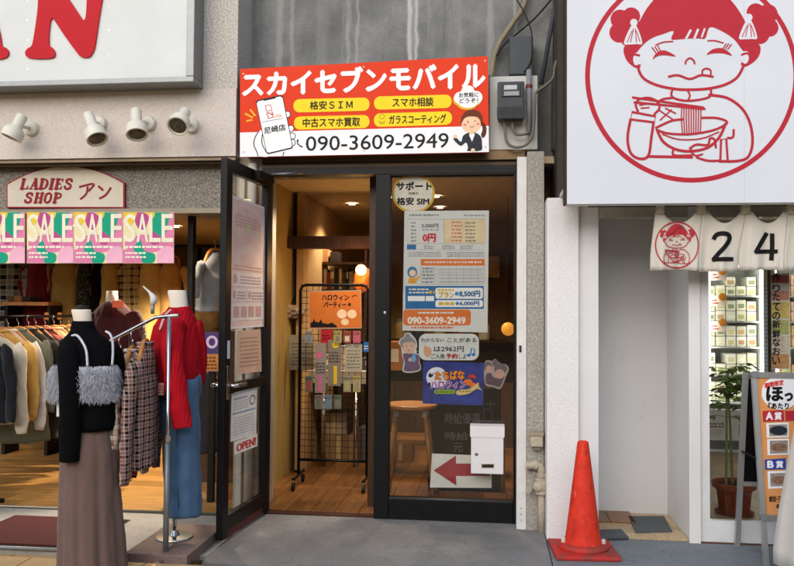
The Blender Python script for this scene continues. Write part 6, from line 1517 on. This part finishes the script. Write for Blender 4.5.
# plant in a terracotta pot
pt = G(736, 519, .012); pt = Vector((pt.x + .03, pt.y + .14, .012))
pl_ = thing('potted_plant', 'leafy money tree in a terracotta pot behind the glass door', 'plant', pt)
lt('pot', [(.001, 0), (.085, 0), (.092, .012), (.105, .14), (.118, .165), (.132, .168), (.136, .20), (.128, .205), (.118, .2), (.112, .18), (.001, .175)], tuple(pt), M('#8f4a30', .7, 0, .12, 12, .1), pl_, 40)
lt('saucer', [(.001, -.001), (.11, 0), (.12, .015), (.108, .012)], tuple(pt), M('#84442c', .7), pl_, 36)
lt('soil', [(.001, .181), (.111, .1815)], tuple(pt), M('#3a2a1c', .95), pl_, 24)
r_ = random.Random(4); m_stem = M('#7d8a58', .6, 0, .2); m_leaf = M('#75904c', .45, 0, .4, 30); heads = []
for k, (dx, dy, h, lx) in enumerate(((-.05, 0, .76, .01), (.0, .03, .66, -.015), (.055, -.01, .74, .02))):
    P = smooth([pt + Vector((dx, dy, .17)), pt + Vector((dx + lx * .6, dy, .17 + h * .4)), pt + Vector((dx + lx, dy + .01, .17 + h * .75)), pt + Vector((dx + lx * 2, dy, .17 + h))], 4)
    bm = bmesh.new(); tube(bm, P, [.009 - .004 * i / (len(P) - 1) for i in range(len(P))], 8); ob('stem', bm, m_stem, pl_, True); heads += P[-6:]
bm = bmesh.new(); bl = bmesh.new()
for h in heads:
    for j in range(3):
        a = r_.uniform(0, 2 * PI); el_ = r_.uniform(-.1, .5); L_ = r_.uniform(.05, .13)
        tip = h + Vector((math.cos(a) * L_, math.sin(a) * L_, math.sin(el_) * L_))
        tube(bm, [h, tip], .002, 5)
        for m in range(5):
            b_ = a + (m - 2) * .6; ln = r_.uniform(.06, .10); d = Vector((math.cos(b_), math.sin(b_), r_.uniform(-.75, .05))).normalized(); s = d.cross(Vector((0, 0, 1))).normalized() * ln * .2; n_ = s.cross(d).normalized() * .006
            v = [bl.verts.new(tip), bl.verts.new(tip + d * ln * .5 + s), bl.verts.new(tip + d * ln), bl.verts.new(tip + d * ln * .5 - s), bl.verts.new(tip + d * ln * .5 - n_)]
            bl.faces.new((v[0], v[1], v[4])); bl.faces.new((v[1], v[2], v[4])); bl.faces.new((v[2], v[3], v[4])); bl.faces.new((v[3], v[0], v[4]))
ob('leaf_stalks', bm, m_stem, pl_, True, kind='stuff'); ob('foliage', bl, m_leaf, pl_, kind='stuff')
# tied banner beside the plant
pxbox('support_cane', 739.5, 425, 741.5, 492, pt.y, pt.y + .006, M('#8a5a44', .7, 0, .3, 60), pl_)

# A-frame sign
af = thing('a_frame_sign', 'silver framed A-board advertising prizes A and B beside the glass door', 'sign board', (1.7, -.5, .004))
top_l = A(754.5, 372, -.52); fb = Vector((top_l.x - .005, -.70, .004)); Wd = .60
def apt(x, t, off=0):   # x across, t 0 at the foot .. 1 at the top on the front leaf
    p = Vector((fb.x + x, -.70 + .18 * t, .004 + (top_l.z - .004) * t)); n_ = Vector((0, -top_l.z, .18)).normalized(); return p + n_ * off
m_al2 = M('#b3b5b4', .35, .6, .06)
def bar(name, a, b, w, parent, mat, dpt=.025):
    a, b = Vector(a), Vector(b); t = (b - a).normalized(); s = Vector((0, 1, 0)).cross(t); s = s.normalized() if s.length > .1 else Vector((1, 0, 0)); n_ = t.cross(s)
    bm = bmesh.new(); loft(bm, [[p + s * w / 2 + n_ * dpt / 2, p - s * w / 2 + n_ * dpt / 2, p - s * w / 2 - n_ * dpt / 2, p + s * w / 2 - n_ * dpt / 2] for p in (a, b)]); return ob(name, bm, mat, parent)
tB = .255
bar('front_leg', apt(.0, 0), apt(.0, 1), .026, af, m_al2); bar('front_leg', apt(Wd, 0), apt(Wd, 1), .026, af, m_al2)
bar('frame_top', apt(.014, .985), apt(Wd - .014, .985), .03, af, m_al2); bar('frame_bottom', apt(.014, tB), apt(Wd - .014, tB), .03, af, m_al2)
for x in (0, Wd): lt('corner_cap', [(.019, -.016), (.019, .016)], tuple(apt(x, tB, .004)), M('#7d8082', .5), af, 16, (0, -1, .18)); lt('corner_cap', [(.019, -.016), (.019, .016)], tuple(apt(x, .985, .004)), M('#7d8082', .5), af, 16, (0, -1, .18))
rl = Vector((top_l.x - .03, -.30, .004))
bar('rear_leg', rl, Vector((top_l.x - .03, -.47, top_l.z - .01)), .026, af, m_al2); bar('rear_leg', rl + Vector((Wd + .04, 0, 0)), Vector((top_l.x + Wd + .01, -.47, top_l.z - .01)), .026, af, m_al2)
rearp = lambda x, t: Vector((top_l.x - .016 + x, -.30 - .17 * t, .004 + (top_l.z - .014) * t))
prism('rear_panel', [rearp(.0, .38), rearp(Wd, .38), rearp(Wd, .97), rearp(0, .97)], (0, .008, 0), m_black, af)
bar('rear_rail', rearp(0, .37), rearp(Wd, .37), .024, af, m_al2); bar('side_stay', apt(-.01, .55), Vector((top_l.x - .035, -.385, .55)), .012, af, m_black, .006)
prism('poster_sheet', [apt(.014, tB + .012, .002), apt(Wd - .014, tB + .012, .002), apt(Wd - .014, .97, .002), apt(.014, .97, .002)], Vector((0, .006, -.001)), M('#dd9a5c', .45, 0, .05), af)
nA = Vector((0, -top_l.z, .18)).normalized()
def Afn(x, y):
    d = ray(x, y); o = apt(0, 0, .003); return CAM + d * ((o - CAM).dot(nA) / d.dot(nA))
pA = Plane(Afn, nA); c = lambda x, y: (734 + x / 2.75, 360 + y / 2.75)
draw(pA, 'white_cloud', [ell(*c(128, 90), 19, 17, 32), ell(*c(165, 80), 20, 15, 32)], P_WHT, af, .001)
text(pA, 'lettering', '期間限定', ((c(84, 64)), (c(136, 54)), (c(136, 68)), (c(84, 78))), M('#d03a34', .5), af, .002, .25)
text(pA, 'lettering', 'ほ', (*c(90, 74), *c(134, 112)), P_BLK, af, .002, .8)
text(pA, 'lettering', 'っ', (*c(140, 92), *c(160, 112)), P_BLK, af, .002, .8)
text(pA, 'lettering', '『あたり', (*c(94, 118), *c(150, 134)), P_BLK, af, .002, .3)
draw(pA, 'red_block', [[c(*p) for p in ((78, 140), (136, 138), (138, 168), (80, 170))], [c(*p) for p in ((140, 140), (190, 138), (190, 166), (142, 168))]], M('#bb2a3a', .45), af, .001)
draw(pA, 'blue_block', [[c(*p) for p in ((84, 274), (142, 270), (143, 300), (86, 302))]], M('#2b49a3', .45), af, .001)
for ch, x0, y0, x1, y1 in (('A', 88, 144, 106, 164), ('賞', 112, 144, 130, 164), ('B', 92, 278, 108, 296), ('賞', 116, 278, 134, 296)): text(pA, 'lettering', ch, (*c(x0, y0), *c(x1, y1)), P_WHT, af, .0018, .45)
draw(pA, 'photo_card', [[c(*p) for p in ((88, 174), (150, 172), (151, 212), (90, 214))], [c(*p) for p in ((91, 218), (151, 216), (152, 260), (92, 262))], [c(*p) for p in ((92, 306), (152, 304), (153, 352), (94, 354))]], P_WHT, af, .001)
draw(pA, 'dish_photo', [[c(*p) for p in ((96, 178), (146, 177), (147, 208), (97, 210))], [c(*p) for p in ((98, 222), (148, 221), (148, 256), (99, 258))], [c(*p) for p in ((99, 312), (148, 310), (149, 346), (100, 348))]], M('#9a9088', .4, 0, .3, 60), af, .0016)
draw(pA, 'dish', [ell(*c(122, 194), 9, 4.6, 24), ], M('#2a3138', .35), af, .0022)
draw(pA, 'dish', [ell(*c(123, 240), 8.6, 4.2, 24), ell(*c(124, 330), 8, 4, 24)], M('#8a6a56', .4, 0, .4, 90), af, .0022)
text(pA, 'lettering', '餃子', (*c(96, 374), *c(138, 390)), M('#3a2a22', .5), af, .002, .2)
text(pA, 'lettering', '等', (*c(116, 396), *c(136, 410)), M('#3a2a22', .5), af, .002, .2)

# ================================================================== passer-by at the right edge
pX, pY = 1.61, -1.12
pe = thing('person', 'person in a long cream coat cut off by the right edge', 'person', (pX, pY, .004))
def pr(z, rx, ry, dx=0, dy=0, fold=0, n=40, kf=7, ph=0): return ring((pX + dx, pY + dy, z), rx, ry, n, fold, kf, ph)
m_sk = M('#c99a7d', .5, 0, .06)
bm = bmesh.new()
body = [pr(.86, .15, .10), pr(1.0, .135, .095), pr(1.18, .15, .10), pr(1.30, .17, .095), pr(1.36, .12, .08), pr(1.39, .06, .055), pr(1.43, .048, .05, .01), pr(1.46, .052, .056, .015), pr(1.50, .066, .066, .02), pr(1.56, .084, .074, .022), pr(1.62, .09, .077, .02), pr(1.67, .078, .068, .015), pr(1.70, .05, .045, .01), pr(1.712, .015, .015, .01)]
loft(bm, body); ob('body', bm, m_sk, pe, True)
for s in (-1, 1):
    bm = bmesh.new(); tube(bm, [(pX + .02, pY + s * .075, .92), (pX + .03, pY + s * .075, .5), (pX + .01, pY + s * .075, .3), (pX, pY + s * .075, .06)], [.085, .06, .055, .045], 14); ob('trouser_leg', bm, m_black, pe, True)
    bm = bmesh.new(); loft(bm, [ring((pX + .04, pY + s * .075, z), a, b, 20) for z, a, b in ((.0, .125, .044), (.02, .128, .046), (.05, .11, .042), (.075, .07, .04))]); ob('shoe', bm, m_black, pe, True)
R = []
for z, rx, ry, f_ in ((1.375, .075, .07, 0), (1.34, .15, .105, 0), (1.28, .185, .125, 0), (1.1, .185, .135, .01), (.95, .175, .14, .015), (.8, .20, .17, .02), (.6, .235, .20, .03), (.4, .265, .23, .04), (.22, .285, .25, .05), (.15, .285, .25, .05), (.145, .27, .235, .05)):
    R.append(pr(z, rx, ry, 0, 0, f_))
bm = bmesh.new(); loft(bm, R); ob('coat', bm, m_fabric('cream_coat', '#d8d3ca', .08, 5, 500, .12), pe, True)
for s in (-1, 1):
    P = smooth([(pX - .0, pY + s * .16, 1.31), (pX - .04, pY + s * .22, 1.1), (pX - .02, pY + s * .23, .92), (pX + .06, pY + s * .2, .78)], 4); n = len(P)
    bm = bmesh.new(); tube(bm, P, [.065 - .02 * i / n for i in range(n)], 14); ob('coat_sleeve', bm, bpy.data.materials['cream_coat'], pe, True)
    h = P[-1]
    hb = bmesh.new(); loft(hb, [ring((h.x + .02, h.y, h.z - d), a, b, 14) for d, a, b in ((-.01, .022, .018), (.03, .035, .016), (.06, .038, .015), (.085, .034, .013))])
    for k in range(4): tube(hb, [h + Vector((-.006 + k * .017, 0, -.08)), h + Vector((-.004 + k * .017, 0, -.115)), h + Vector((.004 + k * .015, s * -.012, -.145 + .008 * abs(k - 1)))], [.008, .0075, .006], 8)
    tube(hb, [h + Vector((.05, 0, -.03)), h + Vector((.065, 0, -.06)), h + Vector((.06, s * -.01, -.085))], [.009, .008, .006], 8)
    ob('hand', hb, m_sk, pe, True)
bm = bmesh.new(); loft(bm, [pr(1.36, .05, .09, -.06), pr(1.44, .062, .09, -.045), pr(1.54, .09, .095, -.02), pr(1.64, .1, .09, -.01), pr(1.70, .08, .07, -.002), pr(1.735, .04, .035, .0), pr(1.742, .01, .01)]); ob('hair', bm, M('#1a1512', .5, 0, .3, 60), pe, True)
for s in (-1, 1): 
    bm = bmesh.new(); bmesh.ops.create_uvsphere(bm, u_segments=10, v_segments=8, radius=.009); bmesh.ops.translate(bm, vec=(pX + .095, pY + s * .03, 1.585), verts=bm.verts); ob('eye', bm, P_BLK, pe, True)
bm = bmesh.new(); tube(bm, [(pX + .10, pY, 1.585), (pX + .122, pY, 1.55), (pX + .10, pY, 1.54)], [.008, .013, .01], 8); ob('nose', bm, m_sk, pe, True)
bg_ = thing('shoulder_bag', 'black shoulder bag on the cream coated person at the right edge', 'bag', (pX - .2, pY - .05, .7))
bm = bmesh.new(); box(bm, pX - .215, pX - .02, pY - .27, pY - .15, .76, 1.04, .02); ob('bag_body', bm, M('#141416', .45, 0, .2), bg_)
bm = bmesh.new(); tube(bm, smooth([(pX - .18, pY - .2, 1.03), (pX - .15, pY - .19, 1.2), (pX - .06, pY - .13, 1.36), (pX - .03, pY - .06, 1.40)], 5), .008, 8); ob('strap', bm, M('#141416', .45, 0, .2), bg_, True)
